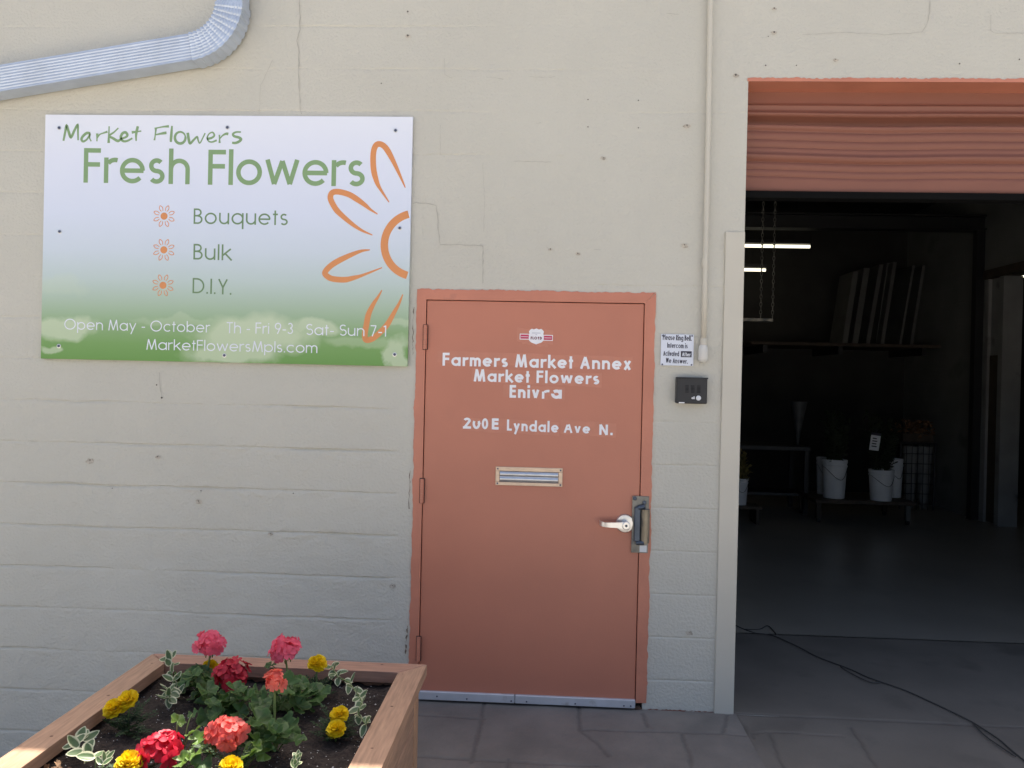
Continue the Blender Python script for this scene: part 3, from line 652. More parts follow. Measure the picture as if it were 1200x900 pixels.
# frame: ragged outer edge where the paint runs on to the block
def frame_mesh():
    mb = MB(); rnd = random.Random(3)
    def rag(n, amp, seed): return [float(N4(np.array(i*.35+seed), np.array(seed*1.7), 3))*amp+rnd.uniform(-.0015, .0015) for i in range(n)]
    fy0, fy1 = -.007, -.0008
    n = 120
    def strip(pin, pout):      # inner clean edge, outer ragged edge, with a thickness down to the wall
        vs = []; fs = []
        for (a, b) in zip(pin, pout):
            vs += [(a[0], .06, a[1]), (a[0], fy0, a[1]), (b[0], fy0+.001, b[1]), (b[0], .004, b[1])]
        for i in range(len(pin)-1):
            for k in range(3): fs.append((4*i+k, 4*i+k+1, 4*i+4+k+1, 4*i+4+k))
        mb.add(vs, fs)
    zt = DTOP; rl = rag(n+1, .006, 1.0); r2 = rag(n+1, .007, 5.0); rt = rag(n+1, .006, 9.0)
    zs = [.035+(LZ1-.035)*i/n for i in range(n+1)]
    strip([(LX0, z) for z in zs], [(DX0+rl[i]+.0*i, z if i < n else zt) for i, z in enumerate(zs)])
    strip([(LX1, z) for z in reversed(zs)], [(DX1+r2[i], zs[n-i] if i > 0 else zt) for i in range(n+1)])
    xs = [LX0+(LX1-LX0)*i/n for i in range(n+1)]
    outx = [DX0+(DX1-DX0)*i/n for i in range(n+1)]
    strip([(x, LZ1) for x in reversed(xs)], [(outx[n-i], zt+rt[i]) for i in range(n+1)])
    return mb
mb = frame_mesh(); mb.build('door_frame', M_SALFRAME, DR, 30)
# peeling bare joint beside the frame
mb = MB()
for px, wd in (([(485,360),(484,400),(484,418)], .005), ([(481,548),(480,570),(479,600)], .005), ([(478,733),(476,752),(475,768)], .010)):
    pts = []; rnd = random.Random(int(px[0][1]))
    for (a, b), (c, d) in zip(px[:-1], px[1:]):
        for i in range(8): t = i/8; pts.append(PX(a+(c-a)*t+rnd.uniform(-.7, .7), b+(d-b)*t))
    mb = MB(); ribbon(mb, pts, [wd*.6*rnd.uniform(.05, 1.3)**1.5 for _ in pts], -.0052); mb.build('peeled_joint', M_PEEL, DR)
mb = MB(); mb.box(LX0-.002, LX1+.002, .046, .052, .004, LZ1+.002); mb.build('gap_shade_sheet', M_DARK, DR)  # near-black sheet behind the leaf, paints the shade in the gap round it
# bare sill strip in two lengths with screws
SS = None
mb = MB(); xs_ = (LX0+.004, -.139, LX1-.002)
for k in range(2):
    mb.box(xs_[k]+(.001 if k else 0), xs_[k+1]-.001, -.020, -.0012, .012, .052, 0, .003)
SS = mb.build('sill_strip', M_ALUW, DR)
mb = MB()
for u, v in ((512,818),(547,821),(599,824),(617,825),(674,829),(731,833),(739,833)):
    x, z = PX(u, v, -.02); z = max(.024, min(.044, z+.008)); mb.lathe([(.004,0),(.004,.0015),(.002,.002)], 10, Matrix.Translation((x,-.0198,z)) @ Matrix.Rotation(rad(90), 4, 'X'), 0, False, True)
mb.build('screw', M_SCREW, SS)
mb = MB()
rnd = random.Random(2); x, z = PX(747,829)
mb.add([(x+.018*math.cos(i*.6)*rnd.uniform(.7, 1.2), -.0085, max(.003, z+.013*math.sin(i*.6)*rnd.uniform(.6, 1.2))) for i in range(10)], [tuple(range(10))])
mb.build('rusted_corner', M_RUST, DR)
for (u, v) in ((497,395),(492,575),(489,760)):
    mb = MB(); x, z = PX(u, v, -.01); x = LX0
    for k in range(5):
        mb.lathe([(.0095,-.011),(.0095,.011)], 12, Matrix.Translation((x,-.0135,z-.046+k*.023)), 0, True, True)
    mb.box(x-.0125, x+.0125, -.0088, -.0078, z-.060, z+.060, 1)  # dark plate behind the barrel, the recess shade put into its colour
    mb.build('hinge', [M_SALFRAME, M_DARK], DR, 30)
# lever handle
lx, lz = PX(732.5,613.5,-.01)
mb = MB(); Mr = Matrix.Translation((lx,-.001,lz)) @ Matrix.Rotation(rad(90), 4, 'X')
mb.lathe([(.044,0),(.044,.006),(.040,.012),(.024,.014)], 36, Mr, 0, False, True); mb.lathe([(.017,.012),(.015,.05),(.019,.056),(.019,.070),(.016,.073)], 24, Mr, 0, False, True)
lv = [(0,-.062,0),(-.03,-.062,.001),(-.07,-.062,.001),(-.098,-.061,.001),(-.112,-.050,.003),(-.122,-.034,.006)]
vs = []; fs = []
for i, (a, b, c) in enumerate(lv):
    hh = (.016,.0135,.0115,.0105,.011,.011)[i]; t = .007
    vs += [(lx+a, b-t, lz+c-hh), (lx+a, b-t, lz+c+hh), (lx+a, b+t, lz+c+hh), (lx+a, b+t, lz+c-hh)]
for i in range(len(lv)-1):
    for k in range(4): fs.append((4*i+k, 4*i+(k+1) % 4, 4*i+4+(k+1) % 4, 4*i+4+k))
fs += [(3,2,1,0), (20,21,22,23)]
vs = [(p[0], p[1]-.001, p[2]) for p in vs]
mb.add(vs, fs)
mb.lathe([(.006,.0735),(.006,.0745)], 12, Mr, 1, False, True)
mb.build('lever_handle', [M_SATIN, M_BLUEST], DR, 40)
# latch guard plate with its pull rib
gx0, gz1 = PX(741,581,-.008); gx1, gz0 = PX(759,648,-.008)
mb = MB(); mb.box(gx0, gx1, -.0135, -.0095, gz0, gz1, 0, .001)
gw = gx1-gx0
mb.box(gx0+.010, gx0+gw*.50, -.030, -.0137, gz0+.055, gz1-.05, 2, .004)  # dark bar in place of the shadowed recess, shade given as colour
prof = [(gx0+gw*.50+ .022*(1-math.cos(a)), -.0137-.026*math.sin(a)) for a in np.linspace(.05, math.pi-.02, 9)]
V = [[(px_, py_, z) for (px_, py_) in prof] for z in np.linspace(gz0+.05, gz1-.06, 6)]
mb.grid(V, 1)
for z in (gz0+.05, gz1-.06): mb.add([(px_, py_, z) for (px_, py_) in prof], [tuple(range(9))], 2)
mb.tube([(gx0+gw*.3,-.02,gz0+.048),(gx0+gw*.74,-.03,gz0+.052)], .011, 10, 2); mb.tube([(gx0+gw*.35,-.02,gz1-.055),(gx0+gw*.75,-.028,gz1-.045)], .012, 10, 2)
for (u, v) in ((744,584),(755,589)):
    x, z = PX(u, v, -.012); mb.lathe([(.009,0),(.009,.006),(.006,.009)], 12, Matrix.Translation((x,-.0132,z)) @ Matrix.Rotation(rad(90), 4, 'X'), 2, False, True)
mb.box(gx0+gw*.50, gx1-.006, -.0150, -.0138, gz0+.005, gz0+.036, 3)
mb.build('latch_guard', [M_STEELD, M_STEELL, M_BLUEST, M_WHITEPL], DR, 40)
# mail slot
mx0, mz1 = PX(581,546.5); mx1, mz0 = PX(659,570.5)
mb = MB(); b = .020
for (a, c, d, e) in ((mx0,mx1,mz1-b,mz1),(mx0,mx1,mz0,mz0+b*.8),(mx0,mx0+b,mz0+b*.8,mz1-b),(mx1-b,mx1,mz0+b*.8,mz1-b)):
    mb.box(a, c, -.008, -.0012, d, e, 0, .0015)
MS = mb.build('mail_slot', M_BRASS, DR)
fz0, fz1 = mz0+b*.8, mz1-b; V = []
for i in range(33):
    t = i/32; z = fz0+.001+(fz1-fz0-.002)*t; y = -.0035-.0050*abs(math.sin(t*math.pi*2.0))**.8-.0015*math.sin(t*math.pi)
    V.append([(mx0+b+.001, y, z), (mx1-b-.001, y, z)])
mb = MB(); mb.grid(V); mb.build('flap', M_ALU, MS, 'all')
mb = MB()
for x in (mx0+.010, mx1-.010):
    for z in (mz0+.009, mz1-.010): mb.lathe([(.0042,0),(.0042,.001),(.002,.0016)], 10, Matrix.Translation((x,-.0078,z)) @ Matrix.Rotation(rad(90), 4, 'X'), 0, False, True)
mb.build('screw', M_SCREW, MS)
# lettering on the door, with patches where old paint was taped round
YD = -.0022
mb = MB()
def lineT(s, ua, va, ub, vb, cap_px, wt, **k):
    xa, za = PX(ua, va); xb, zb = PX(ub, vb); cap = PX(ua, va-cap_px)[1]-za
    text(mb, s, xa, xb, za, cap, wt, slope=(zb-za)/(xb-xa), y=YD, **k)
lineT('Farmers Market Annex', 518.5, 428.5, 739.5, 433.5, 15.2, .185, X=.68, gap=.13)
mb.build('lettering', M_LETTER, DR); mb = MB()
lineT('Market Flowers', 555, 447, 702.5, 450.5, 14.5, .185, X=.68, gap=.13)
mb.build('lettering', M_LETTER, DR); mb = MB()
lineT('Eniv', 597, 466, 632, 467, 15, .20, X=.68, gap=.13)
def low(line): return [p for p in line if p[1] < .70]
def cuttop(line):
    q = [p for p in line if p[1] < .78]; i = max(range(len(q)), key=lambda k: (q[k][0]-q[(k-1) % len(q)][0])**2+(q[k][1]-q[(k-1) % len(q)][1])**2); return q[i:]+q[:i]
lineT('r', 634.5, 467.2, 643, 467.2, 15, .17, X=.68, worn={(0,0): lambda l_: [(l_[0][0], .0), (l_[0][0], .56)]})
lineT('a', 645.5, 467, 658.5, 467.3, 15, .22, X=.70, worn={(0,0): lambda l_: l_[19:-1]+l_[:16]})
mb.build('lettering', M_LETTER, DR); mb = MB()
lineT('2', 542.5, 502, 552, 502.2, 12.5, .20, X=.66)
lineT('0', 553.5, 502.5, 563, 502.6, 12.5, .20, worn={(0,0): cuttop})
lineT('0', 564.5, 502.8, 572, 503, 12.8, .20)
lineT('E', 576, 503, 584.5, 503.3, 12.8, .21)
lineT('Lyndale', 594, 504.5, 654.5, 507, 13, .19, X=.68, gap=.14)
lineT('Ave', 660.5, 507, 691.5, 508, 13.2, .17, X=.62, gap=.14, worn={(0,0): lambda l_: [l_[0], (l_[0][0]*.2+l_[1][0]*.8, .72)], (0,1): lambda l_: [(l_[0][0]*.85+l_[1][0]*.15, .76), l_[1]]})
lineT('N.', 702, 509.5, 718.5, 510, 12.2, .20, gap=.16)
mb.build('lettering', M_LETTER, DR)
mb = MB(); q = 0
for (u0, v0, u1, v1) in ((513,411,741,431),(553,432,705,452),(590,450,662,468),(541,489,655,509),(657,492,722,511),(606,384,648,402),(612,400,642,405)):
    x0, z1 = PX(u0, v0); x1, z0 = PX(u1, v1); q += 1; rnd = random.Random(q); sl_ = -.020
    pts = []
    n = 14
    top = [(x0+(x1-x0)*i/n, z1-.01*i/n+rnd.uniform(-.004, .003)) for i in range(n+1)]; bot = [(x0+(x1-x0)*i/n, z0-.012*i/n+.006+rnd.uniform(-.004, .003)) for i in range(n+1)]
    vs = [(a, YD+.0007-q*.00003, c) for a, c in top]+[(a, YD+.0007-q*.00003, c) for a, c in bot]
    mb = MB(); mb.add(vs, [(i+n+1, i+n+2, i+1, i) for i in range(n)]); mb.build('touch_up_patch', M_SALPATCH, DR)
# shield emblem with red side bars
cx, cz = PX(628.5,394.5)
mb = MB(); k = 1/248.
for sgn in (-1, 1):
    x0, x1 = sorted((cx+sgn*8*k, cx+sgn*19.5*k)); zc = cz-.3*k-(.9*k if sgn > 0 else -.0*k)
    mb.box(x0, x1, YD-.0004, YD+.0008, zc-3.4*k, zc+3.4*k, 0); mb.box(x0+.8*k, x1-.8*k, YD-.0007, YD-.0005, zc-2.5*k, zc+2.5*k, 1)
    mb.box(x0+1.6*k, x1-1.6*k, YD-.0009, YD-.0008, zc-.35*k, zc+.2*k, 0)
sh = [(-5.5,9.2),(-3,8.4),(0,9.6),(3,8.4),(5.5,9.2),(7.2,8.0),(8.8,6.0),(8.2,3.2),(9.0,-1),(8.6,-4.5),(6,-7),(2.5,-8.2),(0,-9.2),(-2.5,-8.2),(-6,-7),(-8.6,-4.5),(-9,-1),(-8.2,3.2),(-8.8,6.0),(-7.2,8.0)]
mb.add([(cx+a*k, YD-.0014, cz+c*k) for a, c in sh], [tuple(range(len(sh)-1,-1,-1))], 0)
xa = cx-6.6*k
text(mb, 'FLOYD', xa, cx+6.6*k, cz-3.4*k, 3.3*k, .26, y=YD-.0018, gap=.14, mi=2)
ribbon(mb, [(cx-5*k, cz+4.2*k), (cx+5*k, cz+4.2*k)], .7*k, YD-.0018, 3); ribbon(mb, [(cx-1*k, cz+2.2*k), (cx+1*k, cz+2.2*k)], .7*k, YD-.0018, 3)
mb.build('shield_emblem', [M_LETTER, M_REDINK, mat('maroon_ink', (.18,.03,.06), .5), mat('grey_ink', (.45,.45,.52), .5)], DR)

# ------------------------------------------------------------------ the flower market sign
SG = thing('shop_sign', (SX0, -.02, SZ0), 'large printed sign with a green headline and an orange daisy, screwed to the block wall', 'sign')
mb = MB(); mb.box(SX0, SX1, -.0200, -.0060, SZ0, SZ1, 0, .001)
mb.box(SX0+.05, SX1-.05, -.0058, .004, SZ0+.05, SZ1-.05, 1)
mb.build('panel', [M_PRINT, M_SIGNEDGE], SG)
YS = -.0204
def SP(u, v): return PX(u, v, -.02)
def lineS(mb, s, ua, va, ub, vb, cap_px, wt, **kw):
    xa, za = SP(ua, va); xb, zb = SP(ub, vb); cap = SP(ua, va-cap_px)[1]-za
    text(mb, s, xa, xb, za, cap, wt, slope=(zb-za)/(xb-xa), y=YS, **kw)
mb = MB()
lineS(mb, 'Fresh', 97.8, 214, 222.2, 216, 40.5, .130, X=.735, gap=.10)
mb.build('headline_word', M_SGREEN, SG); mb = MB()
lineS(mb, 'Flowers', 243.5, 216.5, 428, 218.5, 41, .130, X=.735, gap=.085)
mb.build('headline_word', M_SGREEN, SG)
mb = MB()
hand = [[(172,225),(182,175),(190,137),(202,170),(216,204),(236,165),(255,132),(257,180),(258,222)],
        [(328,182),(308,180),(285,200),(278,218),(288,229),(310,216),(328,186),(325,208),(335,228)], [(370,182),(368,228)], [(369,206),(385,188),(405,180),(430,172)],
        [(440,140),(438,190),(437,238)], [(494,150),(468,175),(440,196),(462,210),(490,226),(505,218)], [(505,214),(535,205),(547,192),(536,176),(518,182),(508,205),(520,226),(545,226),(576,210)],
        [(608,140),(598,185),(598,226)], [(572,176),(600,172),(628,168)],
        [(714,150),(710,190),(705,222)], [(706,153),(750,144),(790,140)], [(710,190),(745,183),(776,178)], [(808,138),(804,190),(801,232)],
        arc(856,207,31,34,0,360,24), [(900,178),(906,215),(914,240),(935,220),(955,202),(962,225),(972,238),(990,205),(1002,180)],
        [(1012,214),(1040,208),(1056,194),(1046,176),(1026,184),(1014,208),(1024,228),(1044,232),(1070,222)], [(1086,190),(1087,238)], [(1087,214),(1105,194),(1125,184),(1138,186)],
        [(1212,174),(1185,174),(1166,184),(1172,198),(1200,206),(1212,216),(1200,230),(1178,238),(1160,236)]]
def catmull(p, n=5):
    out = []
    for i in range(len(p)-1):
        p0 = p[max(i-1, 0)]; p1 = p[i]; p2 = p[i+1]; p3 = p[min(i+2, len(p)-1)]
        for j in range(n):
            t = j/n
            out.append(tuple(.5*((2*p1[k])+(-p0[k]+p2[k])*t+(2*p0[k]-5*p1[k]+4*p2[k]-p3[k])*t*t+(-p0[k]+3*p1[k]-3*p2[k]+p3[k])*t**3) for k in (0, 1)))
    return out+[p[-1]]
for i, s_ in enumerate(hand):
    c_ = s_ if i == 13 else catmull(s_)
    ribbon(mb, [SP(40+a/5, 120+b_/5) for a, b_ in c_], [.0115*(.85+.3*math.sin(1.3*j/ max(1, len(c_))*3+i)) for j in range(len(c_))], YS-(i % 7)*4e-5)
mb.build('script_line', M_SGREEN, SG)
mb = MB()
lineS(mb, 'Bouquets', 226.8, 262.3, 337.5, 264, 18, .10, X=.74, gap=.14)
mb.build('list_word', M_SGREEND, SG); mb = MB()
lineS(mb, 'Bulk', 226.5, 304, 271.5, 305.3, 18.2, .10, X=.74, gap=.13)
mb.build('list_word', M_SGREEND, SG); mb = MB()
lineS(mb, 'D.I.Y.', 225.5, 343.5, 271.5, 345.5, 17.8, .10, X=.74, gap=.12)
mb.build('list_word', M_SGREEND, SG)
mb = MB()
for args in (('Open May - October', 75.5, 386, 246, 389.8, 12.6, .095, .12), ('Th - Fri 9-3', 265.5, 390.5, 343.5, 391.5, 13, .095, .12), ('Sat- Sun 7-1', 359, 392.5, 452.5, 394.5, 13, .095, .12), ('MarketFlowersMpls.com', 171.5, 409.8, 372, 413.8, 12.6, .098, .10)):
    mb = MB(); lineS(mb, *args[:7], X=.72, gap=args[7]); mb.v = [(a_-0.0, b_-.0006, c_) for a_, b_, c_ in mb.v]
    mb.build('hours_line' if 'com' not in args[0] else 'web_address', M_SWHITE, SG)
mb = MB()
pet = [[(475,220),(468,204),(460,187),(452.5,174),(446,169),(440.5,170.5),(437.5,180),(437.8,198),(441.5,213),(446,222),(456,237)],
       [(442.5,251),(434,245.5),(428,240.5),(419,234),(409,228),(397,224.8),(389.5,225.8),(387.2,232),(391,241),(397,249),(412,262),(424,270),(436.5,275.5)],
       [(433.6,292.8),(424,294),(413,298),(397,305.5),(387,312),(380.8,319.5),(384.5,324.5),(391,327),(404,327.8),(415,325.5),(425,322.5),(447.8,313.6)],
       [(447.6,340),(443,348),(437.5,356.5),(432,368),(429.5,380),(427.5,393),(429.5,398.5),(437,396.5),(446,389),(454,380),(462,366),(468,355),(472,345)]]
for i, s_ in enumerate(pet):
    c_ = catmull(s_, 6); n = len(c_)
    ribbon(mb, [SP(*p_) for p_ in c_], [.0275*(.16+.84*min(1, math.sin(math.pi*j/(n-1))*1.35)) for j in range(n)], YS-.0001*i)
cxs, czs = SP(487,287); R_ = .150
a = math.degrees(math.acos((cxs-SX1)/R_)) if cxs > SX1 else 90
ribbon(mb, [q_ for q_ in arc(cxs, czs, R_, R_, 180-a+4, 180+a-4, 40)], .036, YS)
mb.build('daisy_emblem', M_SORANGE, SG)
for (u, v) in ((192.3,253.3),(192,292.8),(191,334.4)):
    mb = MB(); x, z = SP(u, v); disc(mb, x, z, .0175, YS)
    for kk in range(8):
        a0 = rad(22.5+45*kk); da = rad(11); r0, r1 = .026, .054
        pts = catmull([(x+r0*math.cos(a0-da*.8), z+r0*math.sin(a0-da*.8)), (x+(r0+r1)/2*1.05*math.cos(a0-da), z+(r0+r1)/2*1.05*math.sin(a0-da)), (x+r1*math.cos(a0), z+r1*math.sin(a0)),
                       (x+(r0+r1)/2*1.05*math.cos(a0+da), z+(r0+r1)/2*1.05*math.sin(a0+da)), (x+r0*math.cos(a0+da*.8), z+r0*math.sin(a0+da*.8))], 5)
        ribbon(mb, pts, .0036, YS-.0001)
    mb.build('flower_bullet', M_SORANGE, SG)
for (u, v) in ((69.5,150),(266.5,149.5),(463.5,153),(70,271.5),(468.5,267.5),(69,405.5),(263,416.5),(462.5,415.5)):
    x, z = SP(u, v); mb = MB()
    Ms = Matrix.Translation((x,-.0200,z)) @ Matrix.Rotation(rad(90), 4, 'X')
    mb.lathe([(.0105,.0003),(.0105,.001),(.0075,.0015)], 14, Ms, 1, False, True); mb.lathe([(.0070,.0015),(.0065,.0042),(.003,.0052)], 6, Ms, 0, False, True)
    mb.build('screw', [M_SCREW, M_SATIN], SG)

# ------------------------------------------------------------------ notice, intercom, conduit, downspout
nx0, nz1 = PX(774.5,391.5); nx1, nz0 = PX(812,429)
NS = thing('notice', (nx0, -.008, nz0), 'small square white notice about ringing the bell, above the black intercom', 'notice')
mb = MB(); mb.box(nx0, nx1, -.0095, -.0045, nz0, nz1, 0, .001); mb.build('plate', M_NOTICE, NS)
mb = MB(); YN = -.0099
def lineN(s, ua, va, ub, vb, cap, mi=0, wt=.17, **kw):
    xa, za = PX(ua, va); xb, zb = PX(ub, vb); c_ = PX(ua, va-cap)[1]-za
    text(mb, s, xa, xb, za, c_, wt, X=.72, slope=(zb-za)/(xb-xa), y=YN-(.0006 if mi else 0), gap=.16, mi=mi, **kw)
lineN('Please Ring Bell.', 776.5, 398.4, 810, 399.6, 6.3); lineN('Intercom is', 781.5, 407.6, 805.3, 408.4, 6.0)
lineN('Activated', 777, 417, 795.2, 417.7, 6.0); lineN('We Answer.', 780, 425.3, 805.5, 426.4, 6.0)
ax0, az1 = PX(797.5,411.5); ax1, az0 = PX(810,418.8); mb.box(ax0, ax1, YN-.0004, YN+.0003, az0, az1, 0)
lineN('After', 799, 417.4, 808.8, 417.9, 4.6, 1)
mb.build('wording', [M_INK, M_SWHITE], NS)
mb = MB()
for (u, v) in ((776.3,393.5),(810.6,393.8),(775.8,427),(810,427.6)):
    x, z = PX(u, v); mb.lathe([(.004,0),(.004,.0012),(.002,.002)], 10, Matrix.Translation((x,-.0093,z)) @ Matrix.Rotation(rad(90), 4, 'X'), 0, False, True)
mb.build('screw', M_SCREW, NS)
ix0, iz1 = PX(793,442.5,-.04); ix1, iz0 = PX(828.5,473.5,-.04)
IC = thing('intercom', (ix0, -.03, iz0), 'black call box with speaker slots and a round bell button', 'intercom')
mb = MB(); mb.box(ix0, ix1, -.042, -.001, iz0, iz1, 0, .004); mb.box(ix0-.002, ix1+.002, -.046, -.020, iz1-.004, iz1+.003, 0, .001); mb.build('housing', M_BLACK, IC)
mb = MB()
for c_ in range(3):
    for r_ in range(6):
        x = ix0+(ix1-ix0)*(.28+.19*c_); z = iz1-(iz1-iz0)*(.30+.05*r_); mb.box(x, x+.016, -.0432, -.0419, z-.002, z+.0006)
mb.build('speaker_slot', mat('slot_black', (.004,.004,.006), .9), IC)
mb = MB(); x, z = PX(818.5,466.5,-.042); mb.lathe([(.0115,0),(.0115,.003),(.009,.005)], 20, Matrix.Translation((x,-.0418,z)) @ Matrix.Rotation(rad(90), 4, 'X'), 0, False, True); mb.build('bell_button', M_WHITEPL, IC)
mb = MB(); xa, za = PX(809.3,467.6,-.042); xb, _ = PX(814,467.6,-.042); text(mb, 'Call', xa, xb, za, .012, .2, y=-.0424, gap=.14)
x, z = PX(795.5,472.2,-.042); mb.box(x, x+.026, -.0424, -.0418, z-.001, z+.004); mb.build('button_text', M_LETTER, IC)

ct = PX(832.5,-6,-.03); cb_ = PX(824.6,404,-.03)
CN = thing('conduit', (cb_[0], -.03, cb_[1]), 'thin painted conduit pipe running down the wall to a fitting', 'conduit')
mb = MB(); mb.tube([(cb_[0]+(ct[0]-cb_[0])*t+.002*math.sin(t*5), -.026, cb_[1]+(4.1-cb_[1])*t) for t in np.linspace(0, 1, 9)], .0125, 14); mb.build('pipe', M_TRIM, CN, 'all')
mb = MB(); x, z = PX(826.5,308,-.03); mb.tube([(x,-.026,z-.02),(x,-.026,z+.02)], .0155, 14); mb.tube([(cb_[0],-.026,cb_[1]-.002),(cb_[0],-.026,cb_[1]+.03)], .0155, 14); mb.build('coupling', M_TRIM, CN, 40)
mb = MB(); z0_ = PX(824,425,-.03)[1]
V = []; n = 16
for t, sx_ in ((0,.45),(.06,.8),(.2,1),(.7,1),(.92,.85),(1,.6)):
    z = z0_+(cb_[1]-z0_)*t; V.append([(cb_[0]+.0225*sx_*math.cos(2*math.pi*i/n)-.001, -.026+.022*sx_*math.sin(2*math.pi*i/n)*(1 if math.sin(2*math.pi*i/n) < 0 else .9), z) for i in range(n+1)])
mb.grid(V); mb.add([p_ for p_ in V[0][:-1]], [tuple(range(n))]); mb.add([p_ for p_ in V[-1][:-1]], [tuple(range(n))]); mb.build('end_fitting', M_FIT, CN, 40)

def downspout():
    w_, d_ = .125, .095                     # face height and depth of the pipe
    yc = -.02-d_/2
    yf = -.02-d_
    def F(u, v): return PX(u, v, yf)
    a0 = F(0,91.5); a1 = F(223,54.5)
    dirx, dirz = a1[0]-a0[0], a1[1]-a0[1]; L_ = math.hypot(dirx, dirz); dx, dz = dirx/L_, dirz/L_
    TH = thing('downspout', (a1[0], yc, a1[1]), 'corrugated galvanised downspout running across the wall above the sign', 'downspout')
    def section(c, t, sc=1.0, corr=1.0):      # ring of points round the pipe, t = direction in the wall plane
        nx, nz = -t[1], t[0]; out = []
        W = w_*sc; D_ = d_*sc
        m_ = 56
        prof = []
        for i in range(m_+1):
            s_ = -W/2+W*i/m_; prof.append((s_, -D_/2-(.0013*corr*math.sin(i/m_*2*math.pi*9) if 2 < i < m_-2 else 0)))
        for i in range(1, 9): prof.append((W/2, -D_/2+D_*i/9))
        for i in range(9): prof.append((W/2-W*i/8, D_/2))
        for i in range(1, 9): prof.append((-W/2, D_/2-D_*i/9))
        return [(c[0]+nx*s_, yc+y_, c[1]+nz*s_) for s_, y_ in prof]+[(c[0]+nx*prof[0][0], yc+prof[0][1], c[1]+nz*prof[0][0])]
    mb = MB(); V = []
    s0 = (a0[0]-dx*4.5, a0[1]-dz*4.5)
    for t in np.linspace(0, 1, 24): V.append(section((s0[0]+(a1[0]-s0[0])*t, s0[1]+(a1[1]-s0[1])*t), (dx, dz), 1+.004*float(N1(np.array(t*20), np.array(.5)))))
    V.append(section((a1[0]+dx*.004, a1[1]+dz*.004), (dx, dz), .93))
    mb.grid(V); mb.build('pipe', M_GALV, TH, 50)
    # pleated elbow
    up = F(268.5,-10); ang0 = math.atan2(dz, dx); ang1 = rad(89.5); 
    # arc centre so that the elbow leaves a1 along the pipe and ends vertical near x of the upright
    R_ = (up[0]-a1[0]-0.0)/(math.sin(ang1-0)*1-math.sin(ang0)) if abs(math.sin(ang1)-math.sin(ang0)) > .1 else .2
    cx_, cz_ = a1[0]-R_*math.sin(ang0), a1[1]+R_*math.cos(ang0)
    mb = MB(); V = []; npl = 11
    for i in range(npl*4+1):
        th_ = ang0+(ang1-ang0)*i/(npl*4); ph = (i % 4)/4
        sc = (1.00, 1.075, 1.065, 1.045)[i % 4] if 0 < i < npl*4 else 1.05
        c_ = (cx_+R_*math.sin(th_), cz_-R_*math.cos(th_)); V.append(section(c_, (math.cos(th_), math.sin(th_)), sc))
    mb.grid(V); mb.build('elbow', M_GALV, TH, 30)
    e_ = (cx_+R_*math.sin(ang1), cz_-R_*math.cos(ang1))
    mb = MB(); V = [section((e_[0]+(z-e_[1])*.0, z), (0, 1), .97) for z in np.linspace(e_[1]-.01, 4.15, 12)]
    mb.grid(V); mb.build('upright', M_GALV, TH, 50)
downspout()

# ------------------------------------------------------------------ planter
PX0, PX1, PYB, PYF, PZ = -1.455, -.430, -.897, -2.10, .50
RW, RT = .089, .038
PL = thing('planter', ((PX0+PX1)/2, (PYB+PYF)/2, 0), 'cedar planter box with a mitred rim, filled with flowers beside the door', 'planter')
def rim(a, b, c, d, m, knots=()):      # outer a-b, inner d-c
    mb = MB(); e = .003
    top = [Vector((*p_, PZ)) for p_ in (a, b, c, d)]; cen = sum(top, Vector())/4
    ins = [p_+(cen-p_).normalized()*e*1.4 for p_ in top]
    vs = [tuple(p_) for p_ in ins]+[(p_.x, p_.y, PZ-e) for p_ in top]+[(p_.x, p_.y, PZ-RT) for p_ in top]
    fs = [(0,1,2,3)]+[(i, i+4, (i+1) % 4+4, (i+1) % 4) for i in range(4)]+[(i+4, i+8, (i+1) % 4+8, (i+1) % 4+4) for i in range(4)]+[(11,10,9,8)]
    mb.add(vs, fs)
    for kx, ky, r_ in knots:
        n = 10; rr_ = random.Random(int(abs(kx*999)))
        mb.add([(kx+r_*math.cos(2*math.pi*i/n)*rr_.uniform(.6,1.3), ky+r_*.8*math.sin(2*math.pi*i/n)*rr_.uniform(.6,1.2), PZ+.0006) for i in range(n)], [tuple(range(n))], 1)
    mb.build('rim_board', [m, M_KNOT], PL)
i0, i1, jb, jf = PX0+RW, PX1-RW, PYB-RW, PYF+RW; g = .0012
gz = lambda u, v: (lambda d: (d.x*((PZ-CH)/d.z), -CD+d.y*((PZ-CH)/d.z)))(ray(u, v))
rim((PX0,PYB-g), (PX0,PYF+g), (i0,jf+g), (i0,jb-g), M_WOOD, [gz(178,777.5)+(.004,), gz(127,815)+(.006,), gz(60,863)+(.006,)])
rim((PX1,PYF+g), (PX1,PYB-g), (i1,jb-g), (i1,jf+g), M_WOOD, [gz(459,828)+(.006,), gz(436,877)+(.005,), gz(472,790)+(.003,)])
rim((PX1-g,PYB), (PX0+g,PYB), (i0+g,jb), (i1-g,jb), M_WOODX, [gz(448,779)+(.006,), gz(423,776)+(.004,)])
rim((PX0+g,PYF), (PX1-g,PYF), (i1-g,jf), (i0+g,jf), M_WOODX)
in_ = .028; th = .02
def panel(x0, x1, y0, y1, along):
    mb = MB(); nb = 3; z0, z1 = .04, PZ-RT-.001; hgt = (z1-z0)/nb
    for k in range(nb): mb.box(x0, x1, y0, y1, z0+k*hgt+.0015, z0+(k+1)*hgt-.0015, 0, .003)
    mb.build('side_panel', M_WOOD if along == 'y' else M_WOODX, PL)
panel(PX1-in_-th, PX1-in_, PYF+.06, PYB-.075, 'y'); panel(PX0+in_, PX0+in_+th, PYF+.06, PYB-.075, 'y')
panel(PX0+.075, PX1-.075, PYB-in_-th, PYB-in_, 'x'); panel(PX0+.075, PX1-.075, PYF+in_, PYF+in_+th, 'x')
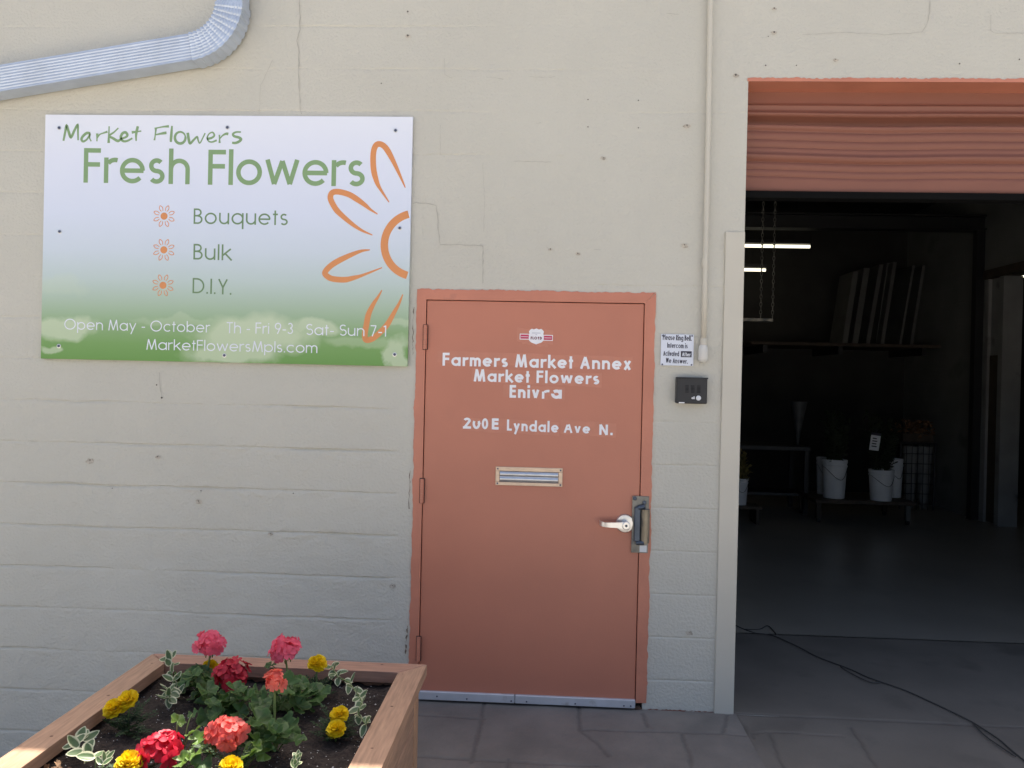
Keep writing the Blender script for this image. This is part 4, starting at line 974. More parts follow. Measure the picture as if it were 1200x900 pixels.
for sx_ in (0, 1):
    for sy_ in (0, 1):
        x = PX1-in_+.004 if sx_ else PX0+in_+.066-.004; y = PYB-in_+.004 if sy_ else PYF+in_+.066-.004
        mb = MB(); mb.box(x-.07, x, y-.07, y, .004, PZ-RT-.0005, 0, .003); mb.build('corner_post', M_WOODV, PL)
# soil
def soil():
    xs = np.arange(i0-.03, i1+.031, .009); ys = np.arange(jf-.03, jb+.031, .009); X, Y = np.meshgrid(xs, ys)
    Z = .445+N1(X*6, Y*6, 3)*.014+N2(X*30, Y*30, 3)*.012+N3(X*90, Y*90, 2)*.005
    rnd = np.random.RandomState(4); V = np.stack([X, Y, Z], -1).reshape(-1, 3); F = grid_faces(len(ys), len(xs)); mi = [0]*len(F)
    ev = []; ef = []
    for k in range(900):
        x = rnd.uniform(i0, i1); y = rnd.uniform(jf, jb); i = int((x-xs[0])/.009); j = int((y-ys[0])/.009); z = Z[j, i]+.002; r = rnd.uniform(.0010, .0026)*(1.6 if rnd.rand() < .06 else 1)
        o = len(V)+len(ev); p_ = [(x+r*rnd.uniform(.6,1.2)*a, y+r*rnd.uniform(.6,1.2)*b, z+r*c) for a, b, c in ((1,0,0),(0,1,0),(-1,0,0),(0,-1,0),(0,0,1))]; ev += p_
        ef += [(o, o+1, o+4, o+4), (o+1, o+2, o+4, o+4), (o+2, o+3, o+4, o+4), (o+3, o, o+4, o+4)]; mi += [1]*4
    mb = MB(); mb.add([tuple(p_) for p_ in V]+ev, [tuple(f_) for f_ in F]+[f_[:3] for f_ in ef]); mb.mi = mi
    o = mb.build('potting_soil', [M_SOIL, M_PERL], org=((PX0+PX1)/2, (PYB+PYF)/2, .43), smooth_='all'); return o
tag(soil(), 'dark potting soil flecked with white, filling the cedar planter', 'soil', kind='stuff')

# ------------------------------------------------------------------ flowers
SZ = .447
def frame_of(n):
    n = Vector(n).normalized(); t = n.orthogonal().normalized(); return t, n.cross(t), n
def petal(mb, c, out, nrm, L_, W_, curl, mi=0, crinkle=0, rnd=random):
    c = Vector(c); out = Vector(out).normalized(); nrm = Vector(nrm).normalized(); side = out.cross(nrm).normalized()
    V = []; prof = ((0,.16,0),(.38,.75,.10),(.75,1.0,.10),(1.0,.62,-.05))
    for t, w_, h_ in prof:
        b_ = c+out*(L_*t)+nrm*(curl*L_*(h_*1.2+t*t*.35))
        V.append([tuple(b_+side*(W_*w_*.5*s_)+nrm*(L_*(.10*abs(s_)+rnd.uniform(-crinkle, crinkle)))) for s_ in (-1, 0, 1)])
    mb.grid(V, mi)
def geranium_head(mb, c, R_, rnd, mi=0, n=34, flat=.8, up=(0,0,1), size=.021, mat2=None, loose=.22):
    t, b_, nn = frame_of(up); c = Vector(c)
    for i in range(n):
        ph = math.acos(1-1.28*(i+.5)/n); th = i*2.39996+rnd.uniform(-.25, .25)
        d = (t*math.cos(th)+b_*math.sin(th))*math.sin(ph)+nn*math.cos(ph)
        p_ = c+Vector((d.x*R_, d.y*R_, d.z*R_*flat))*rnd.uniform(1-loose, 1.05+loose*.35)
        d2 = (d+Vector((rnd.uniform(-.35,.35), rnd.uniform(-.35,.35), rnd.uniform(-.2,.35)))).normalized(); ft, fb, fn = frame_of(d2); a0 = rnd.uniform(0, 6.28)
        s_ = size*rnd.uniform(.8, 1.15)
        for k in range(5):
            a = a0+k*2*math.pi/5+rnd.uniform(-.12, .12); o = ft*math.cos(a)+fb*math.sin(a)
            petal(mb, p_, o, fn, s_, s_*rnd.uniform(.78, .98), rnd.uniform(.1, .9), mi, .05, rnd)
        if mat2 is not None:
            mb.lathe([(.0022,0),(.0012,.004)], 5, Matrix.Translation(p_) @ fn.to_track_quat('Z','Y').to_matrix().to_4x4(), mat2, False, True)
def gleaf(mb, c, n_, R_, rnd, pet=None, mi=0):
    t, b_, nn = frame_of(n_); c = Vector(c); sg = 44; rings = (0, .28, .52, .74, .9, 1.0); vs = [tuple(c)]; at = [0.0]; fs = []
    gap = rad(26); ph = rnd.uniform(0, 6.28); a0 = rnd.uniform(0, 6.28); cup = rnd.uniform(.10, .38)
    for ri, r_ in enumerate(rings[1:]):
        for s_ in range(sg+1):
            a = gap+(2*math.pi-2*gap)*s_/sg
            rr_ = R_*r_*(1+r_**2*(.10*math.cos(5*(a-math.pi))+.045*math.cos(21*a)))
            z = R_*(cup*r_*r_+r_**2*.13*math.sin(5*a+ph)+r_**3*.05*math.sin(11*a))
            aa = a+a0
            vs.append(tuple(c+(t*math.cos(aa)+b_*math.sin(aa))*rr_+nn*z)); at.append(r_)
    for s_ in range(sg): fs.append((0, 1+s_, 2+s_))
    for ri in range(len(rings)-2):
        o = 1+ri*(sg+1)
        for s_ in range(sg): fs.append((o+s_, o+sg+1+s_, o+sg+2+s_, o+s_+1))
    mb.add(vs, fs, mi, at)
def bez(a, b_, c, n=7): return [tuple(Vector(a)*(1-t)**2+Vector(b_)*2*t*(1-t)+Vector(c)*t*t for _ in (0,))[0] for t in [i/n for i in range(n+1)]]
def geranium(label, u, v, Y, R_, pm, leaves, seed, lean=(0,0), n=34, up=(0,-.25,1), size=.021, buds=True, base=None, sunny=(), pm2=None, stemx=0, loose=.25):
    rnd = random.Random(seed); hx, hy, hz = P(u, v, Y)
    bx, by = base if base else (hx+lean[0], hy+lean[1])
    G = thing('geranium', (bx, by, SZ-.01), label, 'flower', 'geraniums in the cedar planter')
    mb = MB(); geranium_head(mb, (hx, hy, hz-R_*.25), R_, rnd, 0, n, .82, up, size, loose=loose); mb.build('flower_head', pm, G, 'all')
    mb = MB(); j = Vector((hx, hy, hz-R_*.95))
    path = bez((bx, by, SZ-.02), (bx*.5+hx*.5+stemx, by*.5+hy*.5, SZ+(j.z-SZ)*.6), tuple(j)); mb.tube(path, [.0048-.0016*i/7 for i in range(8)], 8)
    for i in range(16):                                   # pedicels under the head and hanging buds
        a = i*2.4; e_ = Vector((hx+R_*.75*math.cos(a), hy+R_*.75*math.sin(a), hz-R_*.30)); mb.tube([tuple(j), tuple((j+e_)/2+Vector((0,0,.004))), tuple(e_)], .0012, 5)
    if buds:
        for i in range(9):
            a = i*2.4+.7; e_ = j+Vector((R_*.42*math.cos(a), R_*.42*math.sin(a), -R_*rnd.uniform(.0,.35)+.004)); mb.tube([tuple(j), tuple((j+e_)/2+Vector((0,0,.003))), tuple(e_), tuple(e_+Vector((0,0,-.009)))], [.0011,.0012,.0030,.0012], 6)
    mb.build('stem', M_STEM, G, 'all')
    mb = MB(); st = MB()
    for (lu, lv, ly, lr, lsunny) in leaves:
        x, y, z = P(lu, lv, ly); z = max(z, SZ+.015)
        nn = (rnd.uniform(-.8,.8), rnd.uniform(-.9,.25), 1)
        gleaf(mb, (x, y, z), nn, lr*rnd.uniform(.68, 1.0), rnd, mi=1 if lsunny else 0); st.tube(bez((bx+rnd.uniform(-.01,.01), by, SZ-.01), (x*.6+bx*.4, y*.6+by*.4, z), (x, y, z-.001)), .0019, 6)
    mb.build('foliage', [M_GLEAF, M_GLEAFL], G, 'all', attr=True); st.build('leaf_stalk', M_STEM, G, 'all')
    return G
def cloud(u, v, Y, du, dv, dy, n, r, seed, sunfrac=0.0):
    rnd = random.Random(seed); return [(u+rnd.uniform(-du, du), v+rnd.uniform(-dv, dv), Y+rnd.uniform(-dy, dy), r*rnd.uniform(.7, 1.2), rnd.random() < sunfrac) for _ in range(n)]
geranium('tall pink geranium at the back left of the planter, above a yellow marigold', 247, 752, -1.10, .040, M_PINK, cloud(240,803,-1.16,26,14,.07,16,.036,11), 1, (-.01,.0), n=28, size=.0225, loose=.42, base=(P(240,790,-1.12)[0], -1.12))
geranium('dark crimson geranium, the lower one between the two tall pink ones', 273, 788, -1.20, .050, M_CRIM, cloud(276,828,-1.32,34,20,.09,26,.038,12), 2, (.005,-.02), n=26, size=.0235, buds=False, loose=.5)
geranium('tall pink geranium rising behind the small coral one, nearest the back rim', 335, 758, -1.12, .041, M_PINK, cloud(345,818,-1.27,30,18,.09,22,.040,13)+[(318,779,-1.1,.03,False),(322,787,-1.1,.026,False)], 3, (.03,-.03), n=28, size=.0225, loose=.42)
geranium('small coral geranium on a bare upright stem in the middle of the planter', 322, 796, -1.50, .027, M_CORAL, cloud(310,858,-1.54,26,16,.06,16,.038,14)+[(345,868,-1.58,.040,False),(338,850,-1.52,.038,False)], 4, (.0,.01), n=12, size=.019, loose=.5)
geranium('big sunlit coral pink geranium at the front centre of the planter', 266, 855, -1.63, .040, M_CORALP, [(297,876,-1.64,.034,True),(290,886,-1.66,.034,True),(310,882,-1.62,.034,True),(318,870,-1.60,.036,False),(245,880,-1.64,.03,False),(300,868,-1.62,.030,True)], 5, (.04,.0), n=30, size=.0225, loose=.4)
geranium('sunlit bright red geranium at the front left of the planter', 190, 875, -1.68, .042, M_RED, [(208,845,-1.62,.024,True),(226,858,-1.64,.030,True),(232,866,-1.66,.026,True),(228,884,-1.70,.034,True),(236,893,-1.70,.030,False),(214,892,-1.72,.034,True),(240,878,-1.66,.034,False),(226,836,-1.60,.014,False)], 6, (.03,.02), n=20, size=.026, buds=False, loose=.55)

def marigold(label, heads, seed, fol):
    rnd = random.Random(seed); x0, y0, z0 = P(*heads[0][:3]); bx, by = fol if fol else (x0, y0+.02)
    G = thing('marigold', (bx, by, SZ-.01), label, 'flower', 'marigolds in the cedar planter')
    st = MB()
    for (u, v, Y, R_) in heads:
        c = Vector(P(u, v, Y)); mb = MB(); up = Vector((rnd.uniform(-.25,.25), rnd.uniform(-.8,-.35), 1)).normalized(); t, b_, nn = frame_of(up)
        for ring, (ph, cnt) in enumerate(((92,17),(74,17),(58,15),(42,12),(26,8),(10,4))):
            for k in range(cnt):
                a = 2*math.pi*(k+.5*ring)/cnt+rnd.uniform(-.12,.12); p_ = rad(ph+rnd.uniform(-8,8))
                d = (t*math.cos(a)+b_*math.sin(a))*math.sin(p_)+nn*math.cos(p_)
                base = c-nn*R_*.35+d*R_*.30; rr_ = (t*math.cos(a)+b_*math.sin(a))
                petal(mb, base, d+rr_*.12, nn*math.sin(p_)-rr_*math.cos(p_)+nn*.2, R_*rnd.uniform(.66,.84), R_*rnd.uniform(.50,.66), rnd.uniform(-.2,.35), 0, .12, rnd)
        mb.build('flower_head', M_YEL, G, 'all')
        j = c-nn*R_*.55; st.tube(bez((bx, by, SZ-.02), (bx*.3+c.x*.7, by*.3+c.y*.7, SZ+(c.z-SZ)*.4), tuple(j)), [.0026]*7+[.006], 7)
    st.build('stem', M_STEM, G, 'all')
    mb = MB()                                          # ferny leaves
    for i in range(26):
        a = rnd.uniform(0, 6.28); L_ = rnd.uniform(.035,.075); z = SZ+rnd.uniform(.0,.05)*(.6 if i % 2 else 1); o = Vector((bx, by, z)); d = Vector((math.cos(a), math.sin(a), rnd.uniform(.0,.7))).normalized()
        mb.tube([tuple(o), tuple(o+d*L_)], .0009, 4); sd = d.cross(Vector((0,0,1))).normalized(); u_ = sd.cross(d)
        for k in range(6):
            q = o+d*(L_*(.25+.15*k))
            for s_ in (-1, 1):
                e_ = (sd*s_+d*.7+u_*rnd.uniform(-.3,.3)).normalized(); petal(mb, q, e_, u_, .017*(1-.08*k), .0055, .1, 0, .02, rnd)
        petal(mb, o+d*L_, d, u_, .016, .006, .1, 0, .02, rnd)
    mb.build('foliage', M_MLEAF, G, 'all')
marigold('pair of yellow marigold heads leaning on the left rim', [(133,829,-1.42,.032),(149,819,-1.40,.030)], 21, (P(152,842,-1.42)[0], -1.42))
marigold('small yellow marigold half hidden below the tall pink geranium at the back left', [(246,781,-1.09,.027)], 22, None)
marigold('single yellow marigold against the back rim, right of the pink geranium', [(372,776,-1.10,.031)], 23, (P(370,800,-1.12)[0], -1.12))
marigold('two yellow marigold heads one above the other near the right rim', [(398,836,-1.40,.027),(393.5,853,-1.44,.028)], 24, (P(392,862,-1.42)[0], -1.41))
marigold('sunlit yellow marigold at the front edge, left of the red geranium', [(150,893,-1.74,.034)], 25, None)
marigold('yellow marigold at the bottom centre, under the big coral pink geranium', [(270,898,-1.72,.030)], 26, None)

def vleaf(mb, c, d, nrm, L_, W_, rnd):
    d = Vector(d).normalized(); nrm = Vector(nrm); sd = d.cross(nrm).normalized(); nrm = sd.cross(d).normalized(); V = []; at = []
    bend = rnd.uniform(-.1,.35); fold = rnd.uniform(.1,.35)
    for i in range(9):
        t = i/8; w_ = W_*.5*(math.sin(math.pi*min(1, t**.82))**.75 if 0 < t < 1 else .02); row = []
        for s_ in (-1,-.8,-.45,0,.45,.8,1):
            row.append(tuple(Vector(c)+d*(L_*t)+sd*(w_*s_)+nrm*(abs(s_)*w_*fold+bend*L_*t*(1-t)*-1+bend*.4*L_*t*t))); at.append(max(abs(s_), abs(2*t-1)**2.2))
        V.append(row)
    mb.grid(V, 0, at)
def vinca(label, pts, L_, seed, per=.026, up=.4):
    rnd = random.Random(seed); p3 = [Vector(P(*q)) for q in pts]
    for q in p3: q.z = max(q.z, SZ+.012)
    base = p3[0]; G = thing('variegated_vine', (base.x, base.y, SZ-.01), label, 'plant', 'variegated trailing plants in the cedar planter')
    fine = []
    for a, b_ in zip(p3[:-1], p3[1:]):
        k = max(2, int((b_-a).length/per)); fine += [a.lerp(b_, i/k) for i in range(k)]
    fine.append(p3[-1]); st = MB(); st.tube([(base.x, base.y, SZ-.02)]+[tuple(q) for q in fine], .0017, 6); st.build('stem', M_STEM, G, 'all')
    mb = MB()
    for i, q in enumerate(fine):
        t = (fine[min(i+1, len(fine)-1)]-fine[max(i-1, 0)]).normalized(); sd = t.cross(Vector((0,0,1)))
        if sd.length < .1: sd = Vector((1,0,0))
        sd.normalize(); sd = Matrix.Rotation(rnd.uniform(-.6,.6)+(i % 2)*1.3, 3, t) @ sd
        for s_ in (-1, 1):
            d = sd*s_+t*.55+Vector((0,0,up*rnd.uniform(.2,1.2))); vleaf(mb, q, d, Vector((rnd.uniform(-.3,.3), -.5, 1)), L_*rnd.uniform(.6,1.0), L_*.56*rnd.uniform(.85,1.1), rnd)
    vleaf(mb, fine[-1], t+Vector((0,-.2,.5)), Vector((0,-.4,1)), L_*.8, L_*.5, rnd)
    mb.build('foliage', M_VINCA, G, 'all', attr=True)
vinca('cream edged trailing plant in the back left corner, its tip above the rim', [(208,815,-1.18),(203,798,-1.14),(200,780,-1.10),(199,772,-1.06)], .046, 31, .026)
vinca('cream edged plant low over the soil at the back left, nearest the left rim', [(196,806,-1.22),(200,812,-1.25),(198,818,-1.28)], .052, 32, .022, .2)
vinca('long chain of cream edged leaves running along the right side of the planter', [(388,780,-1.04),(396,794,-1.12),(410,800,-1.18),(418,812,-1.24),(424,822,-1.30),(420,836,-1.36),(428,848,-1.42)], .046, 33, .030, .3)
vinca('sunlit cream edged plant at the front left corner inside the rim', [(112,888,-1.70),(98,880,-1.66),(88,872,-1.62),(96,868,-1.58)], .052, 34, .038, .35)
vinca('sunlit pale sprig of cream edged leaves at the front edge, left of a marigold', [(120,896,-1.76),(124,890,-1.74)], .030, 35, .02, .6)
vinca('small sunlit yellow green sprig at the front right of the planter', [(345,900,-1.72),(348,893,-1.71),(349,888,-1.70)], .026, 36, .02, .8)
# dry leaf litter clump by the front left
mb = MB(); rnd = random.Random(41)
for i in range(40):
    x, y, z = P(60+rnd.uniform(-10,16), 893+rnd.uniform(-6,6), -1.72+rnd.uniform(-.03,.03)); petal(mb, (x, y, SZ+rnd.uniform(0,.03)), (rnd.uniform(-1,1), rnd.uniform(-1,1), rnd.uniform(-.2,.6)), (rnd.uniform(-.4,.4), rnd.uniform(-.4,.4), 1), .022, .014, rnd.uniform(-.6,.6), 0, .15, rnd)
tag(mb.build('dry_leaves', mat('dry_leaf', (.22,.13,.07), .85, var=.4, vscale=50), org=(P(62,893,-1.72)[0], -1.72, SZ)), 'clump of dry brown leaves in the front left corner of the planter', 'dead leaves')

# ------------------------------------------------------------------ cord on the floor
gp = lambda u, v, z=.012: (lambda d: (d.x*((z-CH)/d.z), -CD+d.y*((z-CH)/d.z), z))(ray(u, v))
mb = MB(); pp = [(855,728),(868,735),(885,741),(905,744),(935,757),(958,769),(995,783),(1020,794),(1060,808),(1100,826),(1135,843),(1150,852),(1170,865),(1185,878),(1200,890),(1225,912)]
c_ = catmull([gp(*q)[:2] for q in pp], 6); rnd = random.Random(8)
mb.tube([(a, b_, .0085) for a, b_ in c_], .0034, 8)
for s_ in ([(872,737),(890,737),(900,733),(910,743)], [(985,781),(1000,790),(1020,799),(1032,799)], [(1140,847),(1155,862),(1175,876),(1190,886)]):
    mb.tube([(a, b_, .010) for a, b_ in catmull([gp(*q)[:2] for q in s_], 5)], .0030, 8)
tag(mb.build('cord', mat('black_rubber', (.06,.057,.053), .85), smooth_='all', org=gp(1020,794,0)), 'black rubber cord snaking out across the concrete at the roller door', 'cord')

# ------------------------------------------------------------------ inside the warehouse
def bucket_proto(loc, label, h=.43, r=.15):
    G = thing('bucket', loc, label, 'bucket', 'white buckets in the warehouse'); T = Matrix.Translation(loc)
    mb = MB(); mb.lathe([(r*.84,0),(r*.86,.01),(r*.99,h*.80),(r*1.04,h*.81),(r*1.04,h*.85),(r*1.0,h*.86),(r*1.0,h*.90),(r*1.05,h*.91),(r*1.05,h*.97),(r*1.03,h),(r*.98,h),(r*.96,h*.9),(r*.82,.012)], 36, T, 0, True, True)
    mb.build('body', M_WHITEPL, G, 35)
    mb = MB(); mb.tube([(loc[0]-r*1.04, loc[1]-.01, loc[2]+h*.82)]+[(loc[0]-r*1.05+2.1*r*t, loc[1]-.02-r*1.15*math.sin(math.pi*t), loc[2]+h*(.84-.42*math.sin(math.pi*t)*(.6+.4*t))) for t in np.linspace(.05,.95,12)]+[(loc[0]+r*1.04, loc[1]-.01, loc[2]+h*.82)], .003, 6)
    mb.build('handle', M_BLACKMET, G, 'all')
    return G
# low cart carrying the buckets
by = 5.55
cx0, czt = P(955,582,by)[0], P(977,583,by)[2]; cx1 = P(1058,582,by)[0]
CT = thing('cart', ((cx0+cx1)/2, by+.1, .006), 'low dark cart on stubby legs under the white buckets', 'cart')
mb = MB(); mb.box(cx0-.05, cx1+.06, by-.19, by+.55, czt-.045, czt-.002, 0, .004); mb.build('deck', M_DKWOOD, CT)
for x in (cx0, cx1):
    for y in (by-.13, by+.49):
        mb = MB(); mb.box(x-.025, x+.025, y-.025, y+.025, .05, czt-.046); mb.build('leg', M_DKWOOD if not (x == cx1 and y < by) else M_PALEW, CT)
        mb = MB(); mb.lathe([(.03,-.015),(.03,.015)], 16, Matrix.Translation((x,y,.036)) @ Matrix.Rotation(rad(90), 4, 'Y'), 0, True, True); mb.build('caster', M_BLACKMET, CT)
z_ = czt
x = P(977,582,by)[0]; h_ = P(977,537,by)[2]-P(977,582,by)[2]; r_ = (P(992,560,by)[0]-P(963,560,by)[0])/2/1.04
B1 = bucket_proto((x, by, z_), 'tall white bucket with a wire handle, on the left of the cart', h_, r_)
def more(u, v0, v1, y, wpx, label, zfix=None):
    xx, _, zb = P(u, v1, y); h2 = P(u, v0, y)[2]-zb; r2 = (P(u+wpx/2, v1, y)[0]-P(u-wpx/2, v1, y)[0])/2/1.04
    c = copy_tree(B1, (xx, y, zfix if zfix is not None else zb), scale=(r2/r_, r2/r_, h2/h_)); c['label'] = label; return c
B2 = more(1032, 550, 586, by-.10, 29, 'short white bucket holding dark greenery, in front on the right of the cart', z_)
more(1047, 537, 582, by+.20, 20, 'white bucket half hidden behind the short one', z_)
more(963, 535, 578, by+.30, 14, 'greyish bucket mostly hidden behind the tall left bucket', z_)
B5 = more(866, 560, 591, by-.3, 20, 'white bucket of yellowish stems cut off by the jamb of the big door', None)
bz5 = B5.location.z
mb = MB(); xx = B5.location.x; mb.box(xx-.20, xx+.22, by-.45, by-.12, bz5-.03, bz5-.002); mb.box(xx-.18, xx-.15, by-.43, by-.14, .006, bz5-.031); mb.box(xx+.16, xx+.19, by-.43, by-.14, .006, bz5-.031)
tag(mb.build('step_stool', M_DKWOOD, org=(xx, by-.28, .006)), 'dark low stool under the leftmost bucket', 'stool')
def greens(loc, label, n, hgt, spread, m_, seed):
    mb = MB(); rnd = random.Random(seed)
    for i in range(n):
        a = rnd.uniform(0, 6.28); s_ = rnd.uniform(.1, 1)*spread; top = Vector((loc[0]+s_*math.cos(a), loc[1]+s_*math.sin(a), loc[2]+hgt*rnd.uniform(.6, 1))); b0 = Vector((loc[0]+.05*math.cos(a), loc[1]+.05*math.sin(a), loc[2]))
        mb.tube([tuple(b0), tuple((b0+top)/2+Vector((.02*math.cos(a), .02*math.sin(a), 0))), tuple(top)], .003, 4)
        for k in range(12):
            q = b0.lerp(top, .3+.7*k/11); petal(mb, q, (rnd.uniform(-1,1), rnd.uniform(-1,1), rnd.uniform(0,1)), (rnd.uniform(-.5,.5), rnd.uniform(-.5,.5), 1), .08, .035, .3, 0, .02, rnd)
    return tag(mb.build('cut_greenery', m_, org=loc), label, 'greenery')
g2 = B2.location
greens((g2.x, g2.y, g2.z+.2), 'dark cut greenery standing in the short white bucket', 40, .75, .22, M_DKLEAF, 51)
greens((x, by, z_+.28), 'dark cut greenery standing in the tall left bucket', 34, .70, .20, M_DKLEAF, 52)
greens((xx, by-.3, bz5+.15), 'yellowish cut stems in the bucket by the jamb', 22, .42, .10, mat('yellow_stems', (.20,.16,.05), .8, var=.4, vscale=20), 53)
ty = g2.y-.19; tx0, _, tz1 = P(1019.5,507,ty); tx1, _, tz0 = P(1031.5,528,ty)
mb = MB(); Mt = Matrix.Translation(((tx0+tx1)/2, ty, (tz0+tz1)/2)) @ Matrix.Rotation(rad(7), 4, 'Y'); w2, h2 = (tx1-tx0)/2*.9, (tz1-tz0)/2
mb.box(-w2, w2, -.0015, .0015, -h2, h2*.70, 0, 0, Mt); mb.box(-w2, w2, -.0025, .0025, h2*.705, h2, 1, 0, Mt); mb.box(-.004, .004, -.002, .002, h2, h2*1.4, 1, 0, Mt)
rnd = random.Random(3)
for k in range(4): mb.box(-w2*.6, w2*rnd.uniform(.1,.7), -.0022, -.0016, h2*(.35-.30*k)-.006, h2*(.35-.30*k)+.006, 1, 0, Mt)
tag(mb.build('hang_tag', [M_WHITEPL, M_INK], org=((tx0+tx1)/2, ty, tz0)), 'white paper tag hanging from the dark greenery above the short bucket', 'tag')

# steel table at the left and the white paper cone on it
ty = 5.9; a_, b_ = P(840,521,ty), P(950,525,ty); zt = a_[2]
TB = thing('work_table', ((a_[0]+b_[0])/2, ty+.3, .006), 'grey metal work table at the back left of the warehouse', 'table')
mb = MB(); mb.box(a_[0]-.8, b_[0], ty, ty+.7, zt-.05, zt, 0, .004); mb.build('tabletop', M_TABLE, TB)
for xq in (a_[0]-.75, b_[0]-.06):
    for yq in (ty+.02, ty+.62): mb = MB(); mb.box(xq, xq+.05, yq, yq+.05, .006, zt-.051); mb.build('leg', M_BLACKMET, TB)
mb = MB(); mb.box(a_[0]-.75, b_[0]-.02, ty+.08, ty+.6, .22, .25); mb.build('shelf', M_TABLE, TB)
ca, cb2 = P(936,471,ty+.2), P(936,512,ty+.2)
mb = MB(); hc = ca[2]-zt
mb.lathe([(.012,0),(.03,hc*.3),(.10,hc)], 20, Matrix.Translation((ca[0], ty+.2, zt+.004)), 0, True); 
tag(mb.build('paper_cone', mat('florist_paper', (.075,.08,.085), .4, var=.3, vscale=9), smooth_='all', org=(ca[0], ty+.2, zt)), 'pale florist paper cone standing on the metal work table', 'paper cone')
# wire rack with a crate of dried flowers, and the white vases behind its wires
ry = 6.6; q0, q1 = P(1056,520,ry), P(1094,590,ry); rx0, rx1 = q0[0], q1[0]; rz = P(1070,520,ry)[2]
RK = thing('wire_rack', ((rx0+rx1)/2, ry+.15, .006), 'black wire rack against the right inner wall', 'rack')
mb = MB()
for xq in np.linspace(rx0, rx1, 7): mb.tube([(xq, ry, .006),(xq, ry, rz)], .005 if 0 < (xq-rx0) < rx1-rx0-.01 else .011, 6)
for zq in np.linspace(.08, rz, 7): mb.tube([(rx0, ry, zq),(rx1, ry, zq)], .005, 6)
for xq in (rx0, rx1): mb.tube([(xq, ry+.32, .006),(xq, ry+.32, rz)], .011, 6)
mb.build('wire_frame', M_BLACKMET, RK); mb = MB(); mb.box(rx0-.02, rx1+.02, ry-.02, ry+.34, rz, rz+.02); mb.build('top_shelf', M_BLACKMET, RK)
for u, lab in ((1066,'tall white tapered vase on the left behind the wire rack'),(1082,'tall white tapered vase on the right behind the wire rack')):
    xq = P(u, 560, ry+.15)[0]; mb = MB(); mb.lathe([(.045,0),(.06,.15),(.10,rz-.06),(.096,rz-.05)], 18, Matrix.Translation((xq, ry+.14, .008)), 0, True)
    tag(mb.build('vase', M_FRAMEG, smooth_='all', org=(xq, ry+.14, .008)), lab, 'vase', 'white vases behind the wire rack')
ck = thing('crate', ((rx0+rx1)/2, ry+.15, rz+.022), 'dark crate of dried flowers on top of the wire rack', 'crate')
mb = MB(); mb.box(rx0+.02, rx1-.02, ry, ry+.30, rz+.022, rz+.13, 0, .003); mb.build('crate_box', M_DKWOOD, ck)
mb = MB(); rnd = random.Random(61)
for i in range(150):
    p_ = Vector((rnd.uniform(rx0, rx1), ry+rnd.uniform(-.03,.3), rz+rnd.uniform(.10,.27))); petal(mb, p_, (rnd.uniform(-1,1), rnd.uniform(-1,1), rnd.uniform(-.2,1)), (rnd.uniform(-.5,.5), -.6, 1), .05, .04, .4, 0, .1, rnd)
mb.build('dried_flower', M_DRIED, ck)
# high shelf with boards leaning along it
sy = 6.9; s0, s1 = P(880,400,sy), P(1120,401,sy); zs_ = s0[2]
SH = thing('wall_shelf', ((s0[0]+s1[0])/2, sy+.3, zs_-.04), 'long dark shelf high on the back of the warehouse', 'shelf')
mb = MB(); mb.box(s0[0], 5.08, sy-.02, YB-.21, zs_-.04, zs_, 0, .003); mb.build('board', M_DKWOOD, SH)
for xq in (s0[0]+.2, (s0[0]+5)/2, 4.9): mb = MB(); mb.box(xq-.03, xq+.03, sy+.05, YB-.205, zs_-.14, zs_-.0405); mb.build('bracket', M_BLACKMET, SH)
lab = ['leftmost wide pale board leaning on the high shelf','pale board leaning second from the left on the high shelf','pale board leaning just left of the middle of the high shelf','narrow pale board leaning at the middle of the high shelf',
       'bright edged board leaning right of the middle on the high shelf','thin pale board leaning second from the right on the high shelf','rightmost thin pale board leaning on the high shelf']
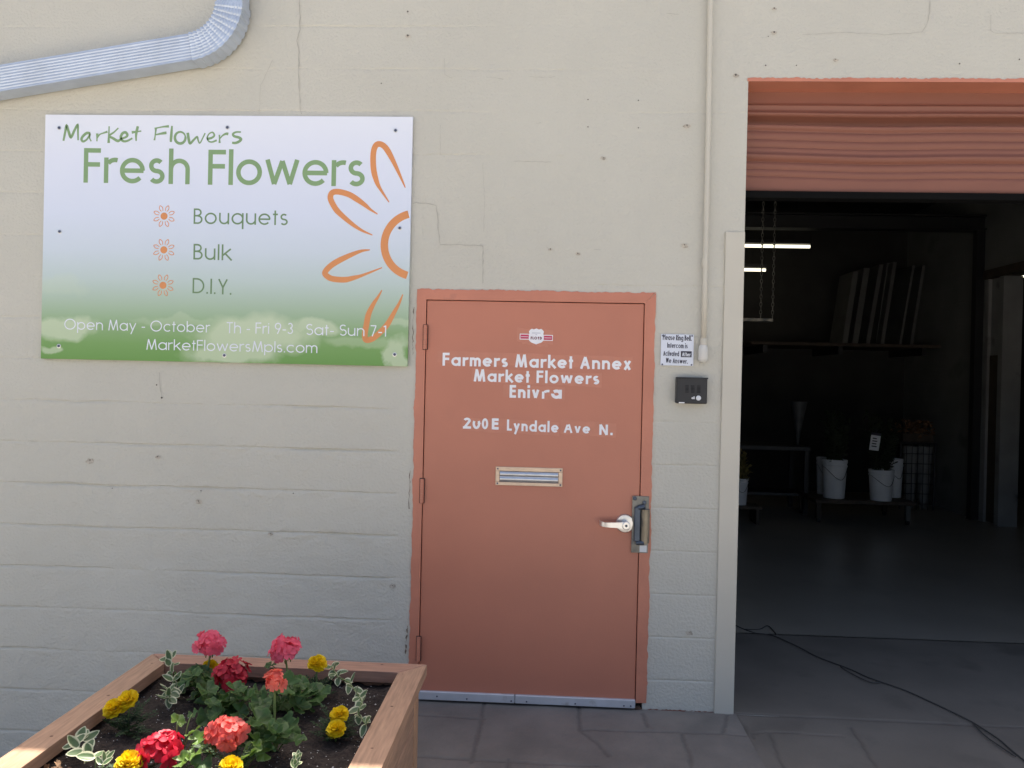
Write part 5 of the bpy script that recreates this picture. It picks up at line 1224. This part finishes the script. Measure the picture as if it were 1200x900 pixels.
for i, (ub, ut, wpx, vt) in enumerate(((990,1003,9,318),(1002,1016,10,314),(1017,1033,7,310),(1028,1042,6,308),(1034,1049,6,307),(1055,1071,4,311),(1068,1083,5,311))):
    yb_ = sy+.10+.05*(i % 4); b0 = P(ub, 398, yb_); t0 = P(ut, vt, yb_); wd = wpx*.66/CF*(yb_+CD); dx = t0[0]-b0[0]; zb = zs_+.002
    mb = MB(); V8 = [(b0[0]-wd/2, yb_, zb),(b0[0]+wd/2, yb_, zb),(b0[0]+wd/2, yb_+.5, zb),(b0[0]-wd/2, yb_+.5, zb)]
    V8 += [(p_[0]+dx, p_[1], t0[2]) for p_ in V8]; mb.add(V8, [(0,3,2,1),(4,5,6,7),(0,1,5,4),(1,2,6,5),(2,3,7,6),(3,0,4,7)])
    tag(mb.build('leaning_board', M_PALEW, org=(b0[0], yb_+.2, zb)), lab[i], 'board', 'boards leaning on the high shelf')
# fluorescent lights and the hanging rack in front of them
def lamp(u0, u1, v, y, label, axis='x'):
    a_ = P(u0, v, y); b_ = P(u1, v, y); G = thing('ceiling_light', ((a_[0]+b_[0])/2, y, a_[2]), label, 'light', 'fluorescent lights in the warehouse')
    mb = MB(); mb.box(a_[0], b_[0], y-.05, y+.05, a_[2]+.03, a_[2]+.08, 0, .004)
    for xq in (a_[0]+.2, b_[0]-.2): mb.tube([(xq, y, a_[2]+.08), (xq, y, HB-.2)], .004, 5)
    mb.build('fixture', M_BLACKMET, G); mb = MB(); mb.tube([(a_[0]+.01, y, a_[2]),(b_[0]-.01, y, a_[2])], .022, 10); mb.build('tube', M_TUBE, G, 'all')
lamp(800, 950, 287, 6.9, 'long lit fluorescent tube, the nearest one behind the hanging chains')
lamp(800, 898, 315, 7.6, 'short dimmer looking lit tube below and behind the long one')
lamp(1193, 1290, 323, 6.0, 'lit tube in the side room beyond the inner doorway')
hy_ = 4.6; h0, h1 = P(850,374,hy_), P(905,374,hy_)
HR = thing('hanging_bar', ((h0[0]+h1[0])/2, hy_, h0[2]), 'grey bar hung on two chains just inside the roller door', 'hanging bar')
mb = MB(); mb.box(h0[0]-.3, h1[0], hy_-.03, hy_+.03, h0[2]-.02, h0[2]+.015, 0, .003); mb.build('bar', M_STEELD, HR)
for u in (892, 906):
    xq = P(u, 340, hy_)[0]; mb = MB(); z = h0[2]+.018; k = 0
    while z < HB-.21:
        pts = [(xq+(.011*math.sin(a) if k % 2 else 0), hy_+(0 if k % 2 else .011*math.sin(a)), z+.022-.026*math.cos(a)) for a in np.linspace(0, 2*math.pi, 10)]; mb.tube(pts, .0035, 5, cap=False); z += .040; k += 1
    mb.build('chain', M_STEELD, HR)
scn.cycles.samples = 128
